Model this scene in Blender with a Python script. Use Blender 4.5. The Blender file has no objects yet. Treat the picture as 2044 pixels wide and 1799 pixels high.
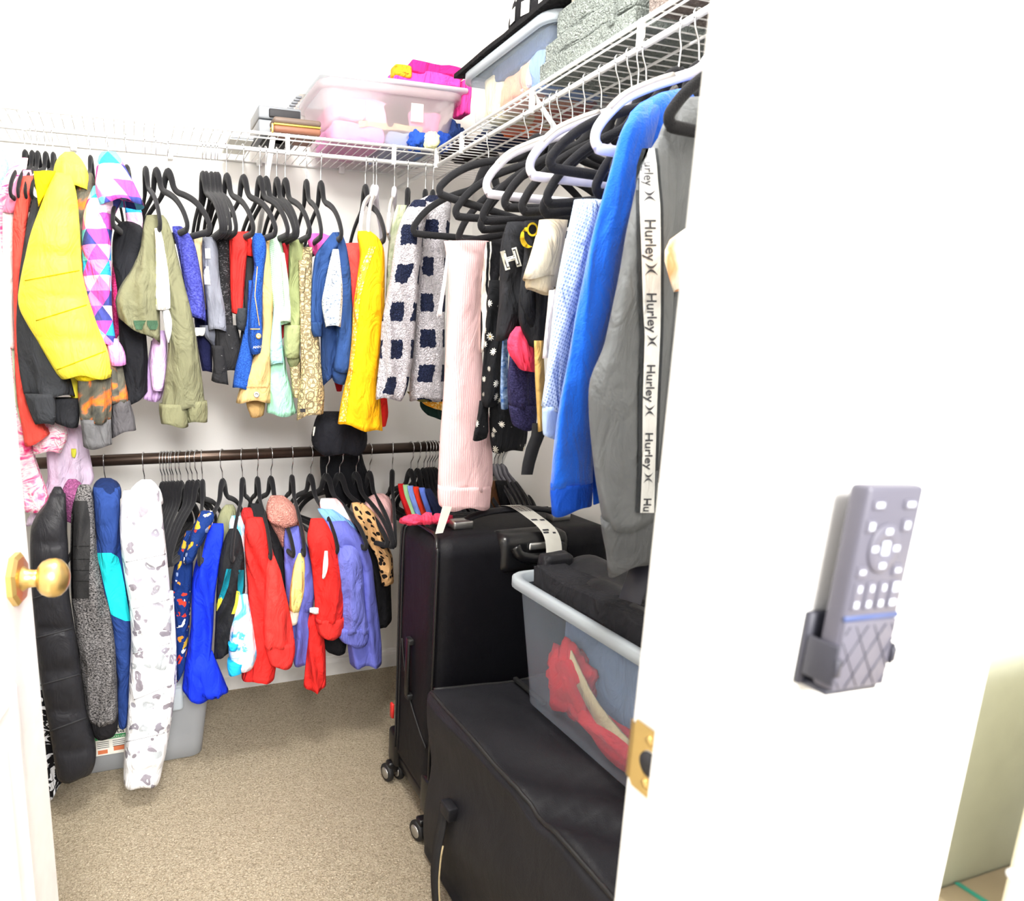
import bpy, bmesh, math, random
import numpy as np
from mathutils import Vector, Matrix, noise
from mathutils.bvhtree import BVHTree

# ------------------------------------------------------------------ camera
W, H = 2044.0, 1799.0
F, PX0, PY0 = 1303.0, 655.0, 951.0            # focal length and principal point of the photo in pixels
CAM = np.array([0.0, 0.0, 1.25])
_d = lambda x, y: np.array([x - PX0, y - PY0, F]) / np.linalg.norm([x - PX0, y - PY0, F])
DN = _d(620, 7500); YV = _d(250, 690); YV = YV - (YV @ DN) * DN; YV /= np.linalg.norm(YV)
XV = np.cross(YV, -DN)
RW = np.stack([XV, YV, -DN])                  # rows: world axes in (right, down, forward)
scene = bpy.context.scene
col = scene.collection
cd = bpy.data.cameras.new('camera'); cam = bpy.data.objects.new('camera', cd); col.objects.link(cam)
right = Vector(RW @ np.array([1, 0, 0])); up = Vector(RW @ np.array([0, -1, 0])); back = Vector(RW @ np.array([0, 0, -1]))
m = Matrix.Identity(4)
for i in range(3):
    m[i][0], m[i][1], m[i][2], m[i][3] = right[i], up[i], back[i], CAM[i]
cam.matrix_world = m
cd.sensor_fit = 'HORIZONTAL'; cd.sensor_width = 25.8; cd.lens = F / W * 25.8
cd.shift_x = (W / 2 - PX0) / W; cd.shift_y = -(H / 2 - PY0) / W
cd.clip_start = 0.02
cd.dof.use_dof = True; cd.dof.focus_distance = 2.0; cd.dof.aperture_fstop = 5.0
scene.camera = cam

# ------------------------------------------------------------------ light and exposure
w = bpy.data.worlds.new('World'); scene.world = w; w.use_nodes = True
w.node_tree.nodes['Background'].inputs[0].default_value = (1.0, 1.0, 1.0, 1)
w.node_tree.nodes['Background'].inputs[1].default_value = 0.9
def area(name, loc, target, size, power, color=(1, 1, 1)):
    l = bpy.data.lights.new(name, 'AREA'); l.energy = power; l.size = size; l.color = color; l.shape = 'DISK'
    o = bpy.data.objects.new(name, l); col.objects.link(o); o.location = loc
    o.rotation_euler = (Vector(target) - Vector(loc)).to_track_quat('-Z', 'Y').to_euler()
    return o
bl = bpy.data.lights.new('closet_ceiling_bulb', 'POINT'); bl.energy = 37; bl.shadow_soft_size = .13; bl.color = (1, .985, .96)
bo = bpy.data.objects.new('closet_ceiling_bulb', bl); col.objects.link(bo); bo.location = (.28, 1.0, 2.28)
area('bedroom_light', (0.1, -1.5, 2.25), (0.25, 1.2, 0.9), 1.2, 110, (1, 0.98, 0.96))
vs = scene.view_settings
vs.view_transform = 'Standard'; vs.look = 'None'; vs.gamma = 1.0; vs.use_curve_mapping = False; vs.exposure = 0.8

# ------------------------------------------------------------------ helpers
random.seed(4); noise.seed_set(7)
def ray(px, py): return RW @ np.array([px - PX0, py - PY0, F])
def P(px, py, ax, val):
    r = ray(px, py); return CAM + r * ((val - CAM[ax]) / r[ax])
def PY(px, py, Y): return P(px, py, 1, Y)
def lin(c): return c / 12.92 if c <= 0.04045 else ((c + 0.055) / 1.055) ** 2.4
def rgb(h): return tuple(lin(int(h[i:i + 2], 16) / 255) for i in (0, 2, 4)) + (1.0,)

def tag(o, label=None, cat=None, group=None, kind=None):
    if label: o['label'] = label
    if cat: o['category'] = cat
    if group: o['group'] = group
    if kind: o['kind'] = kind
    return o
def thing(name, label, cat, loc=(0, 0, 0), group=None, rotz=0):
    o = bpy.data.objects.new(name, None); col.objects.link(o); o.empty_display_size = 0.05
    o.location = loc; o.rotation_euler = (0, 0, rotz)
    return tag(o, label, cat, group)
def mk(name, verts, faces, mat, parent=None, uv=None, smooth=True, local=False):
    """one mesh object; verts are in world space unless local"""
    me = bpy.data.meshes.new(name)
    off = np.array(parent_loc(parent)) if (parent is not None and not local) else np.zeros(3)
    vv = [tuple(np.asarray(v, float) - off) for v in verts]
    if parent is None and not local:
        a = np.array(vv); base = np.array([(a[:, 0].min() + a[:, 0].max()) / 2, (a[:, 1].min() + a[:, 1].max()) / 2, a[:, 2].min()])
        vv = [tuple(v) for v in (a - base)]
    else: base = None
    me.from_pydata(vv, [], faces); 
    if uv is not None:
        l = me.uv_layers.new(name='UVMap')
        li = np.empty(len(me.loops), dtype=np.int32); me.loops.foreach_get('vertex_index', li)
        l.data.foreach_set('uv', np.array(uv, dtype=np.float32)[li].ravel())
    if smooth: me.polygons.foreach_set('use_smooth', [True] * len(me.polygons))
    me.materials.append(M(mat) if isinstance(mat, str) else mat)
    me.validate()
    o = bpy.data.objects.new(name, me); col.objects.link(o)
    if parent is not None: o.parent = parent
    if base is not None: o.location = base
    return o
def parent_loc(p):
    l = np.array(p.location)
    while p.parent is not None: p = p.parent; l = l + np.array(p.location)
    return l
def merge(parts):
    V, Fc, n = [], [], 0
    for v, f in parts:
        V += [tuple(x) for x in v]; Fc += [tuple(i + n for i in q) for q in f]; n += len(v)
    return V, Fc
def box(x0, x1, y0, y1, z0, z1):
    v = [(x, y, z) for x in (x0, x1) for y in (y0, y1) for z in (z0, z1)]
    return v, [(0, 1, 3, 2), (4, 6, 7, 5), (0, 4, 5, 1), (2, 3, 7, 6), (0, 2, 6, 4), (1, 5, 7, 3)]
def rbox(x0, x1, y0, y1, z0, z1, r, seg=3, cuts=0):
    bm = bmesh.new()
    bmesh.ops.create_cube(bm, size=1)
    for v in bm.verts: v.co = Vector(((x0 + x1) / 2 + v.co.x * (x1 - x0), (y0 + y1) / 2 + v.co.y * (y1 - y0), (z0 + z1) / 2 + v.co.z * (z1 - z0)))
    if cuts: bmesh.ops.subdivide_edges(bm, edges=bm.edges[:], cuts=cuts, use_grid_fill=True)
    es = [e for e in bm.edges if len(e.link_faces) == 2 and e.calc_face_angle(0) > 0.5]
    bmesh.ops.bevel(bm, geom=es, offset=r, segments=seg, affect='EDGES', profile=0.5, clamp_overlap=True)
    bm.verts.index_update()
    v = [tuple(x.co) for x in bm.verts]; f = [tuple(q.index for q in p.verts) for p in bm.faces]
    bm.free(); return v, f
def tube(path, r, n=8, flat=1.0, caps=True, normal=None):
    """swept tube; r is one radius or one for each point; flat squeezes it along the normal"""
    pts = [Vector(p) for p in path]; k = len(pts)
    rr = r if isinstance(r, (list, tuple)) else [r] * k
    V, Fc = [], []
    nrm = Vector(normal) if normal else None
    prev = None
    for i, p in enumerate(pts):
        t = (pts[min(i + 1, k - 1)] - pts[max(i - 1, 0)]).normalized()
        if nrm is not None: a = nrm - t * nrm.dot(t)
        elif prev is None:
            a = Vector((0, 0, 1)) if abs(t.z) < 0.9 else Vector((1, 0, 0)); a = a - t * a.dot(t)
        else: a = prev - t * prev.dot(t)
        a.normalize(); prev = a; b = t.cross(a)
        for j in range(n):
            th = 2 * math.pi * j / n
            V.append(tuple(p + a * (math.cos(th) * rr[i] * flat) + b * (math.sin(th) * rr[i])))
    for i in range(k - 1):
        for j in range(n):
            Fc.append((i * n + j, i * n + (j + 1) % n, (i + 1) * n + (j + 1) % n, (i + 1) * n + j))
    if caps: Fc += [tuple(range(n - 1, -1, -1)), tuple((k - 1) * n + j for j in range(n))]
    return V, Fc
def smooth_path(pts, n=6):
    P4 = [Vector(p) for p in pts]; P4 = [P4[0] * 2 - P4[1]] + P4 + [P4[-1] * 2 - P4[-2]]
    out = []
    for i in range(1, len(P4) - 2):
        a, b, c, d = P4[i - 1:i + 3]
        for s in range(n):
            t = s / n
            out.append(0.5 * ((2 * b) + (c - a) * t + (2 * a - 5 * b + 4 * c - d) * t * t + (3 * b - a - 3 * c + d) * t ** 3))
    out.append(P4[-2]); return out
def lathe(prof, axis_o, axis_d, n=24):
    """prof: (distance along axis, radius)"""
    d = Vector(axis_d).normalized(); a = d.orthogonal().normalized(); b = d.cross(a); o = Vector(axis_o)
    V, Fc = [], []
    for s, r in prof:
        for j in range(n):
            th = 2 * math.pi * j / n; V.append(tuple(o + d * s + a * (r * math.cos(th)) + b * (r * math.sin(th))))
    k = len(prof)
    for i in range(k - 1):
        for j in range(n): Fc.append((i * n + j, i * n + (j + 1) % n, (i + 1) * n + (j + 1) % n, (i + 1) * n + j))
    Fc += [tuple(range(n - 1, -1, -1)), tuple((k - 1) * n + j for j in range(n))]
    return V, Fc

# ------------------------------------------------------------------ procedural materials
class NT:
    def __init__(s, name):
        s.m = bpy.data.materials.new(name); s.m.use_nodes = True; s.t = s.m.node_tree
        s.b = s.t.nodes['Principled BSDF']; s.out = s.t.nodes['Material Output']
    def n(s, typ, **kw):
        nd = s.t.nodes.new(typ)
        for k, v in kw.items():
            if k.startswith('_'): setattr(nd, k[1:], v)
            else:
                key = int(k[1:]) if k[0] == 'i' and k[1:].isdigit() else k.replace('__', ' ')
                s.set(nd.inputs[key], v)
        return nd
    def set(s, sock, v):
        if hasattr(v, 'node') and hasattr(v, 'is_output'): s.t.links.new(v, sock)
        elif hasattr(v, 'outputs'): s.t.links.new(v.outputs[0], sock)
        else: sock.default_value = v
    def uv(s): return s.n('ShaderNodeTexCoord').outputs['UV']
    def ob(s): return s.n('ShaderNodeTexCoord').outputs['Object']
    def noise(s, vec, scale, detail=3, dist=0, rough=.5):
        return s.n('ShaderNodeTexNoise', Vector=vec, Scale=scale, Detail=detail, Distortion=dist, Roughness=rough)
    def vor(s, vec, scale, feature='F1', metric='EUCLIDEAN', rnd=1.0):
        return s.n('ShaderNodeTexVoronoi', _feature=feature, _distance=metric, Vector=vec, Scale=scale, Randomness=rnd)
    def ramp(s, fac, stops, interp='LINEAR'):
        nd = s.n('ShaderNodeValToRGB', Fac=fac); cr = nd.color_ramp; cr.interpolation = interp
        while len(cr.elements) < len(stops): cr.elements.new(0.5)
        for e, (p, c) in zip(cr.elements, stops): e.position = p; e.color = rgb(c) if isinstance(c, str) else c
        return nd.outputs[0]
    def mix(s, fac, a, b):
        nd = s.n('ShaderNodeMix', _data_type='RGBA'); s.set(nd.inputs[0], fac)
        s.set(nd.inputs[6], rgb(a) if isinstance(a, str) else a); s.set(nd.inputs[7], rgb(b) if isinstance(b, str) else b)
        return nd.outputs[2]
    def math(s, op, a, b=0.0, c=0.0):
        nd = s.n('ShaderNodeMath', _operation=op); s.set(nd.inputs[0], a); s.set(nd.inputs[1], b); s.set(nd.inputs[2], c)
        return nd.outputs[0]
    def map(s, vec, scale=(1, 1, 1), rot=(0, 0, 0), loc=(0, 0, 0)):
        return s.n('ShaderNodeMapping', Vector=vec, Scale=scale, Rotation=rot, Location=loc).outputs[0]
    def sep(s, vec):
        return s.n('ShaderNodeSeparateXYZ', Vector=vec).outputs
    def bump(s, height, strength, dist=0.01, normal=None):
        nd = s.n('ShaderNodeBump', Strength=strength, Distance=dist, Height=height)
        if normal is not None: s.set(nd.inputs['Normal'], normal)
        return nd.outputs[0]

def fabric(name, colour, rough=.9, wr=.75, weave=350, wv=.25, sheen=.0, fuzz=False):
    """colour: hex or function(NT) -> colour socket"""
    t = NT(name); o = t.ob()
    c = colour(t) if callable(colour) else None
    if c is None:
        n = t.noise(o, 18, 3)
        h = rgb(colour); d = tuple(x * .86 for x in h[:3]) + (1,)
        c = t.ramp(n.outputs[0], [(0.3, d), (0.65, h)])
    t.set(t.b.inputs['Base Color'], c); t.b.inputs['Roughness'].default_value = rough
    t.b.inputs['Specular IOR Level'].default_value = .2
    if sheen: t.b.inputs['Sheen Weight'].default_value = sheen
    wn = t.noise(t.map(o, (1, 1, .5)), 17, 3, 1.6, .55)
    b1 = t.bump(wn.outputs[0], wr, .022)
    if fuzz:
        f = t.noise(o, 135, 3, 1.5); b2 = t.bump(f.outputs[0], 1.0, .022, b1)
    else:
        f = t.noise(o, weave, 1); b2 = t.bump(f.outputs[0], wv, .002, b1)
    t.set(t.b.inputs['Normal'], b2)
    return t.m
def simple(name, h, rough=.5, metal=0, bump=None, spec=.5, coat=0, emis=0):
    t = NT(name); o = t.ob()
    n = t.noise(o, 30, 2); b = rgb(h)
    t.set(t.b.inputs['Base Color'], t.ramp(n.outputs[0], [(.3, tuple(x * .93 for x in b[:3]) + (1,)), (.7, b)]))
    t.b.inputs['Roughness'].default_value = rough; t.b.inputs['Metallic'].default_value = metal
    t.b.inputs['Specular IOR Level'].default_value = spec; t.b.inputs['Coat Weight'].default_value = coat
    if bump: t.set(t.b.inputs['Normal'], t.bump(t.noise(o, bump[0], 3).outputs[0], bump[1], .002))
    return t.m
def plastic_clear(name, tint='eef3f6', clear=.55, rough=.35):
    t = NT(name)
    t.b.inputs['Base Color'].default_value = rgb(tint); t.b.inputs['Roughness'].default_value = rough
    n = t.noise(t.ob(), 60, 2); t.set(t.b.inputs['Normal'], t.bump(n.outputs[0], .08, .002))
    tr = t.n('ShaderNodeBsdfTransparent', Color=(.96, .97, .98, 1)); tl = t.n('ShaderNodeBsdfTranslucent', Color=rgb(tint))
    m1 = t.n('ShaderNodeMixShader', i0=.35, i1=t.b, i2=tl); m2 = t.n('ShaderNodeMixShader', i0=clear, i1=m1, i2=tr)
    t.set(t.out.inputs['Surface'], m2.outputs[0]); return t.m

def tiedye(cols, scale=9, dist=2.5, stretch=(1, 1, 1)):
    def fn(t):
        n = t.noise(t.map(t.uv(), stretch), scale, 3, dist)
        k = len(cols); return t.ramp(n.outputs[0], [(.3 + .42 * i / (k - 1), c) for i, c in enumerate(cols)])
    return fn
def checks(c1, c2, wu, wv, fu=.5, fv=.5, off=(0, 0), jag=.006):
    def fn(t):
        nz = t.noise(t.uv(), 120, 2); d = t.n('ShaderNodeVectorMath', _operation='SCALE', i0=nz.outputs['Color']); d.inputs['Scale'].default_value = jag
        uv = t.n('ShaderNodeVectorMath', _operation='ADD', i0=t.uv(), i1=d.outputs[0]).outputs[0]
        x, y, _ = t.sep(t.map(uv, (1 / wu, 1 / wv, 1), loc=(off[0] + 50, off[1] + 50, 0)))
        a = t.math('LESS_THAN', t.math('FRACT', x), fu); b = t.math('LESS_THAN', t.math('FRACT', y), fv)
        n = t.noise(t.uv(), 220, 2); w_ = t.ramp(n.outputs[0], [(.3, c1), (.7, tuple(min(1, q * 1.25) for q in rgb(c1)[:3]) + (1,))])
        k_ = t.ramp(n.outputs[0], [(.3, c2), (.75, tuple(min(1, q * 2.4 + .01) for q in rgb(c2)[:3]) + (1,))])
        return t.mix(t.math('MULTIPLY', a, b), w_, k_)
    return fn
def geo(cols, period=.045):
    def fn(t):
        x, y, _ = t.sep(t.map(t.uv(), (1 / period, .8 / period, 1), (0, 0, .785), (50, 50, 0)))
        fx, fy = t.math('FLOOR', x), t.math('FLOOR', y)
        tri = t.math('GREATER_THAN', t.math('FRACT', x), t.math('FRACT', y))
        cell = t.n('ShaderNodeCombineXYZ', X=fx, Y=fy, Z=tri).outputs[0]
        w_ = t.n('ShaderNodeTexWhiteNoise', Vector=cell).outputs[0]; k = len(cols)
        return t.ramp(w_, [(i / k, c) for i, c in enumerate(cols)], 'CONSTANT')
    return fn
def spots(base, cols, scale, r=.3, ring=0, rnd=.9, dist=.02, warp=12):
    def fn(t):
        nz = t.noise(t.uv(), warp, 2); d = t.n('ShaderNodeVectorMath', _operation='SCALE', i0=nz.outputs['Color']); d.inputs['Scale'].default_value = dist
        uv = t.n('ShaderNodeVectorMath', _operation='ADD', i0=t.uv(), i1=d.outputs[0]).outputs[0]
        v = t.vor(uv, scale, rnd=rnd); k = len(cols)
        sc = t.ramp(t.sep(v.outputs['Color'])[0], [(i / k, c) for i, c in enumerate(cols)], 'CONSTANT') if k > 1 else rgb(cols[0])
        f = t.math('LESS_THAN', v.outputs['Distance'], r)
        if ring: f = t.math('MULTIPLY', f, t.math('GREATER_THAN', v.outputs['Distance'], ring))
        return t.mix(f, base, sc)
    return fn
def daisy(base):
    def fn(t):
        v = t.vor(t.uv(), 42, rnd=.85); d = v.outputs['Distance']
        keep = t.math('GREATER_THAN', t.sep(v.outputs['Color'])[0], .5)
        pos = t.n('ShaderNodeVectorMath', _operation='SUBTRACT', i0=t.map(t.uv(), (42, 42, 42)), i1=t.map(v.outputs['Position'], (42, 42, 42))).outputs[0]
        x, y, _ = t.sep(pos)
        ang = t.math('COSINE', t.math('MULTIPLY', t.math('ARCTAN2', y, x), 9))
        rr = t.math('ADD', .32, t.math('MULTIPLY', ang, .09))
        pet = t.math('MULTIPLY', t.math('LESS_THAN', d, rr), keep); cen = t.math('MULTIPLY', t.math('LESS_THAN', d, .11), keep)
        return t.mix(cen, t.mix(pet, base, 'f7f3e6'), 'e3b73a')
    return fn
def stripes(stops, period, rot=0):
    def fn(t):
        x, y, _ = t.sep(t.map(t.uv(), (1 / period, 1 / period, 1), (0, 0, rot), (50, 50, 0)))
        return t.ramp(t.math('FRACT', x), stops, 'CONSTANT')
    return fn
def perf(base, hole, period):
    def fn(t):
        x, y, _ = t.sep(t.map(t.uv(), (1 / period, .8 / period, 1), (0, 0, .3)))
        a = t.math('MULTIPLY', t.math('SINE', t.math('MULTIPLY', x, 6.283)), t.math('SINE', t.math('MULTIPLY', y, 6.283)))
        return t.mix(t.math('GREATER_THAN', t.math('ABSOLUTE', a), .60), base, hole)
    return fn
def heather(a, b, scale=260):
    def fn(t):
        n = t.noise(t.map(t.uv(), (1, 1.6, 1)), scale, 3, .6); return t.ramp(n.outputs[0], [(.36, a), (.5, tuple((x + y) / 2.4 for x, y in zip(rgb(a), rgb(b)))[:3] + (1,)), (.68, b)])
    return fn
def scribble(base, ink, scale=70, thr=.5, stretch=(1, 2.4, 1)):
    def fn(t):
        n = t.noise(t.map(t.uv(), stretch), scale, 3, 1.5); return t.mix(t.math('GREATER_THAN', n.outputs[0], thr), base, ink)
    return fn
def bandana(base, ink):
    def fn(t):
        v = t.vor(t.uv(), 75, 'DISTANCE_TO_EDGE', rnd=.6); v2 = t.vor(t.uv(), 30, rnd=.3)
        r = t.math('LESS_THAN', t.math('ABSOLUTE', t.math('SUBTRACT', t.math('FRACT', t.math('MULTIPLY', v2.outputs['Distance'], 3.2)), .5)), .16)
        f = t.math('MAXIMUM', t.math('LESS_THAN', v.outputs['Distance'], .07), r)
        return t.mix(t.math('MULTIPLY', f, .75), base, ink)
    return fn
def gold(base, ink):
    def fn(t):
        v = t.vor(t.uv(), 110, 'DISTANCE_TO_EDGE'); return t.mix(t.math('LESS_THAN', v.outputs['Distance'], .16), base, ink)
    return fn

DEF = {}
def D(k, f): DEF[k] = f
_M = {}
def M(k):
    if k not in _M:
        if k in DEF: _M[k] = DEF[k]()
        else: _M[k] = fabric('fabric_' + k, k)                   # a bare hex is plain cloth
    return _M[k]
def wall_paint():
    t = NT('wall_paint'); n = t.noise(t.ob(), 3, 2)
    t.set(t.b.inputs['Base Color'], t.ramp(n.outputs[0], [(.3, 'eceae5'), (.7, 'efede9')])); t.b.inputs['Roughness'].default_value = .85
    t.set(t.b.inputs['Normal'], t.bump(t.noise(t.ob(), 240, 2).outputs[0], .12, .002)); return t.m
D('wall', wall_paint)
D('trimwhite', lambda: simple('white_trim_paint', 'f6f4f0', .35, bump=(80, .03)))
D('bedroomwall', lambda: simple('bedroom_wall_paint', 'f3f1ec', .8, bump=(200, .1)))
D('greywall', lambda: simple('grey_green_paint', 'c9cdbf', .8, bump=(200, .1)))
D('wirewhite', lambda: simple('white_vinyl_wire', 'f4f4f2', .35))
def carpet():
    t = NT('carpet'); o = t.ob()
    n = t.noise(o, 210, 3, .6, .7); n2 = t.noise(o, 5, 3, .5)
    c = t.mix(t.math('MULTIPLY', n2.outputs[0], .5), t.ramp(n.outputs[0], [(.28, '897a63'), (.5, 'c4b59b'), (.72, 'ddd0b8')]), t.ramp(n.outputs[0], [(.28, '97876f'), (.5, 'cfc0a7'), (.72, 'e6dac4')]))
    t.set(t.b.inputs['Base Color'], c); t.b.inputs['Roughness'].default_value = 1; t.b.inputs['Specular IOR Level'].default_value = .05
    b = t.bump(n2.outputs[0], .5, .03); t.set(t.b.inputs['Normal'], t.bump(n.outputs[0], 1.0, .012, b)); return t.m
D('carpet', carpet)
D('bronze', lambda: simple('dark_bronze_rod', '4a3d35', .32, .75))
D('chrome', lambda: simple('steel_wire', 'd2d4d6', .22, 1))
D('brass', lambda: simple('satin_brass', 'e2c078', .3, .9))
D('velvet', lambda: fabric('black_velvet', '1d1d20', .95, .05, 500, .4, sheen=.1))
D('greyplastic', lambda: simple('grey_plastic', '5c5a60', .4))
D('whiteplastic', lambda: simple('white_plastic', 'e9e6f0', .35))
D('greygrip', lambda: simple('grey_rubber_grip', 'b5b0ab', .6))
D('blackfab', lambda: fabric('black_nylon', '232327', .5, .05, 520, .25))
D('suitcase', lambda: fabric('suitcase_nylon', '121217', .55, .06, 520, .25))
D('blackplastic', lambda: simple('black_plastic', '141416', .28))
D('rubber', lambda: simple('black_rubber', '19191a', .6))
D('silver', lambda: simple('brushed_silver', 'c8c8c6', .3, .9))
D('paper', lambda: simple('paper_tag', 'f1f0e6', .7))
D('ink', lambda: simple('black_ink', '26262a', .7))
D('webbing', lambda: fabric('black_webbing', stripes([(0, '2a2a2c'), (.5, '3a3a3d')], .004, .8), .7, .1))
D('clear', lambda: plastic_clear('clear_plastic', 'c3d3e3', .74))
D('clearlid', lambda: plastic_clear('clear_plastic_rim', 'dfe8ee', .3))
D('clearwarm', lambda: plastic_clear('frosted_plastic_warm', 'ecdcdf', .62))
D('frostgrey', lambda: plastic_clear('frosted_grey_plastic', 'c9cdd2', .3))

# ------------------------------------------------------------------ lofted cloth from traced outlines
def parse(s):
    r = [[float(x) for x in q.split()] for q in s.split(',')]
    return np.array(r)
_seed = [0]
def loft(rows, Y, t=.045, folds=.017, lam=.042, quilt=None, sq=2.6, M_=44, slant=0.0, step=.010, puff=.012, hem=.006, crisp=False):
    """closed cloth volume whose outline is given by (py, xl, xr) rows at depth Y, with half-thickness t"""
    rows = parse(rows) if isinstance(rows, str) else np.array(rows, float)
    _seed[0] += 1; sd = _seed[0] * 3.7; rnd = random.Random(_seed[0] * 7 + 3)
    slope = 0.0                                             # a narrowing last row means a slanting hem
    while len(rows) > 3 and (rows[-1, 2] - rows[-1, 1]) < .72 * (rows[-2, 2] - rows[-2, 1]) and rows[-1, 0] - rows[-2, 0] < .3 * (rows[-1, 0] - rows[0, 0]):
        dpy = rows[-1, 0] - rows[-2, 0]; wl = rows[-2, 2] - rows[-2, 1]; off = (rows[-1].sum() - rows[-1, 0] - rows[-2].sum() + rows[-2, 0]) / 2 / wl
        if abs(off) < .08: rows[-2, 0] += dpy * .8
        else: rows[-2, 0] += dpy * .5; slope += dpy * .5 * (1 if off > 0 else -1)
        rows = rows[:-1]
    ph = [rnd.uniform(0, 6.28) for _ in range(6)]; lean = rnd.uniform(-.5, .5)
    py0, py1 = rows[0, 0], rows[-1, 0]
    n = max(6, int(abs(PY(0, py0, Y)[2] - PY(0, py1, Y)[2]) / step))
    s = np.linspace(0, 1, n + 1); pys = py0 + (py1 - py0) * s
    def itp(c):
        v = np.interp(pys, rows[:, 0], rows[:, c])
        k = max(1, n // 22); ker = np.ones(2 * k + 1) / (2 * k + 1)
        sm = np.convolve(np.pad(v, k, mode='edge'), ker, mode='valid')
        wt = np.clip(np.minimum(np.arange(n + 1), n - np.arange(n + 1)) / (k + 1), 0, 1)
        return v * (1 - wt) + sm * wt
    xl, xr = itp(1), itp(2)
    V, UV, Fc = [], [], []
    zt = None; fq = .55 / lam
    th = math.pi / 2 + 2 * math.pi * np.arange(M_) / M_
    cs, sn = np.cos(th), np.sin(th)
    cs = np.sign(cs) * np.abs(cs) ** (2 / sq); sn = np.sign(sn) * np.abs(sn) ** (2 / sq)
    for i in range(n + 1):
        y_i = Y + slant * s[i]
        L, R = PY(xl[i], pys[i], y_i), PY(xr[i], pys[i], y_i)
        c = (L + R) / 2; a = (R - L) / 2; wid = np.linalg.norm(a)
        hv = c - CAM; hv[2] = 0; hv /= np.linalg.norm(hv)
        if zt is None: zt = c[2]
        v = zt - c[2]
        e = 1.0 if crisp else min(1.0, math.sqrt((i + .35) / 4.0))      # rounded shoulders, open hem
        tt = min(t, wid * 1.25 + .004) * e
        q = 1.0
        if quilt:
            u_ = (v / quilt) % 1.0; q = .74 + .26 * math.sin(math.pi * u_) ** .3
        amp = folds * min(1, .3 + v / .18) * min(1.0, wid / .03)
        bot = max(0.0, (s[i] - .9) / .1); dz = -slope * Y / F * max(0.0, (s[i] - .72) / .28)
        ring = []
        for j in range(M_):
            xm = cs[j] * wid; edge = 1 - abs(cs[j]) ** 5
            if quilt: fo = puff * .6 * (.5 * noise.noise(Vector((xm * 16, v * 22, sd))) + .35 * noise.noise(Vector((xm * 45, v * 30, sd)))) * edge
            else:
                n1 = noise.noise(Vector((xm * fq * 2 + lean * v * 14, v * 3.2, sd))); n2 = noise.noise(Vector((xm * 26 - v * 9, v * 19, sd + 9)))
                fo = amp * edge * ((.55 - abs(n1) * 2.2) * 1.3 + .55 * (.3 - abs(n2)))
            ring.append(c + a * cs[j] * (1 - .03 * (1 - q)) + hv * (sn[j] * tt * q + fo * (-1 if sn[j] < 0 else .4)) + np.array([0, 0, bot * .005 * math.sin(xm * 70 + ph[4]) + dz * cs[j]]))
        ring = np.array(ring); seg = np.linalg.norm(np.diff(ring, axis=0), axis=1); arc = np.concatenate([[0], np.cumsum(seg)])
        V += list(ring); UV += [(float(u - arc[-1] / 2), float(-v)) for u in arc]
    for i in range(n):
        for j in range(M_):
            Fc.append((i * M_ + j, (i + 1) * M_ + j, (i + 1) * M_ + (j + 1) % M_, i * M_ + (j + 1) % M_))
    # caps: top closes upwards, bottom is a hem with the cloth turned in
    k = len(V); V.append(np.mean(V[:M_], axis=0)); UV.append((0, 0))
    for j in range(M_): Fc.append((k, j, (j + 1) % M_))
    bt = V[n * M_:n * M_ + M_]; cb = np.mean(bt, axis=0)
    k2 = len(V)
    for lift, shrink in ((0.0, .985), (hem * 2.5, .85)):
        for j in range(M_):
            V.append(cb + (bt[j] - cb) * shrink + np.array([0, 0, lift])); UV.append(UV[n * M_ + j])
    for j in range(M_):
        j2 = (j + 1) % M_
        Fc.append((n * M_ + j, k2 + j, k2 + j2, n * M_ + j2)); Fc.append((k2 + j, k2 + M_ + j, k2 + M_ + j2, k2 + j2))
    V.append(cb + np.array([0, 0, hem * 3])); UV.append((0, 0)); k3 = len(V) - 1
    for j in range(M_): Fc.append((k2 + M_ + j, k3, k2 + M_ + (j + 1) % M_))
    return V, Fc, UV
BV = {}
def part(name, mat, rows, Y, parent=None, **kw):
    if name in ('cuff', 'hem', 'hem_band', 'lower_body', 'shorts', 'skirt', 'torn_edge', 'ruffle', 'slip'): kw.setdefault('crisp', True); kw.setdefault('folds', .004 if name != 'skirt' else .011)
    V, Fc, UV = loft(rows, Y, **kw)
    o = mk(name, V, Fc, mat, parent, UV)
    BV[o.name] = BVHTree.FromPolygons([Vector(v) for v in V], Fc)
    return o
def line_on(name, o, pts, r, mat, parent, off=.001, n=14):
    P_ = []
    for (x0, y0), (x1, y1) in zip(pts[:-1], pts[1:]):
        for k in range(n + 1):
            q = onto(o, x0 + (x1 - x0) * k / n, y0 + (y1 - y0) * k / n, off)
            if q is not None: P_.append(Vector(q))
    return mk(name, *tube(P_, r, 6), mat, parent) if len(P_) > 2 else None
YS = [0.0]
def G(name, label, cat, Y, parts, group=None):
    """a hanging thing; parts: (part name, material, rows, dY, half-thickness, options)"""
    Y = Y + YS[0]
    if len(parts) == 1:
        p = parts[0]; o = part(name, p[1], p[2], Y + p[3], None, t=p[4], **(p[5] if len(p) > 5 else {}))
        return tag(o, label, cat, group), [o]
    r0 = parse(parts[0][2]) if isinstance(parts[0][2], str) else np.array(parts[0][2])
    base = PY((r0[-1, 1] + r0[-1, 2]) / 2, r0[-1, 0], Y)
    e = thing(name, label, cat, base, group); L = []
    for p in parts: L.append(part(p[0], p[1], p[2], Y + p[3], e, t=p[4], **(p[5] if len(p) > 5 else {})))
    return e, L
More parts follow.
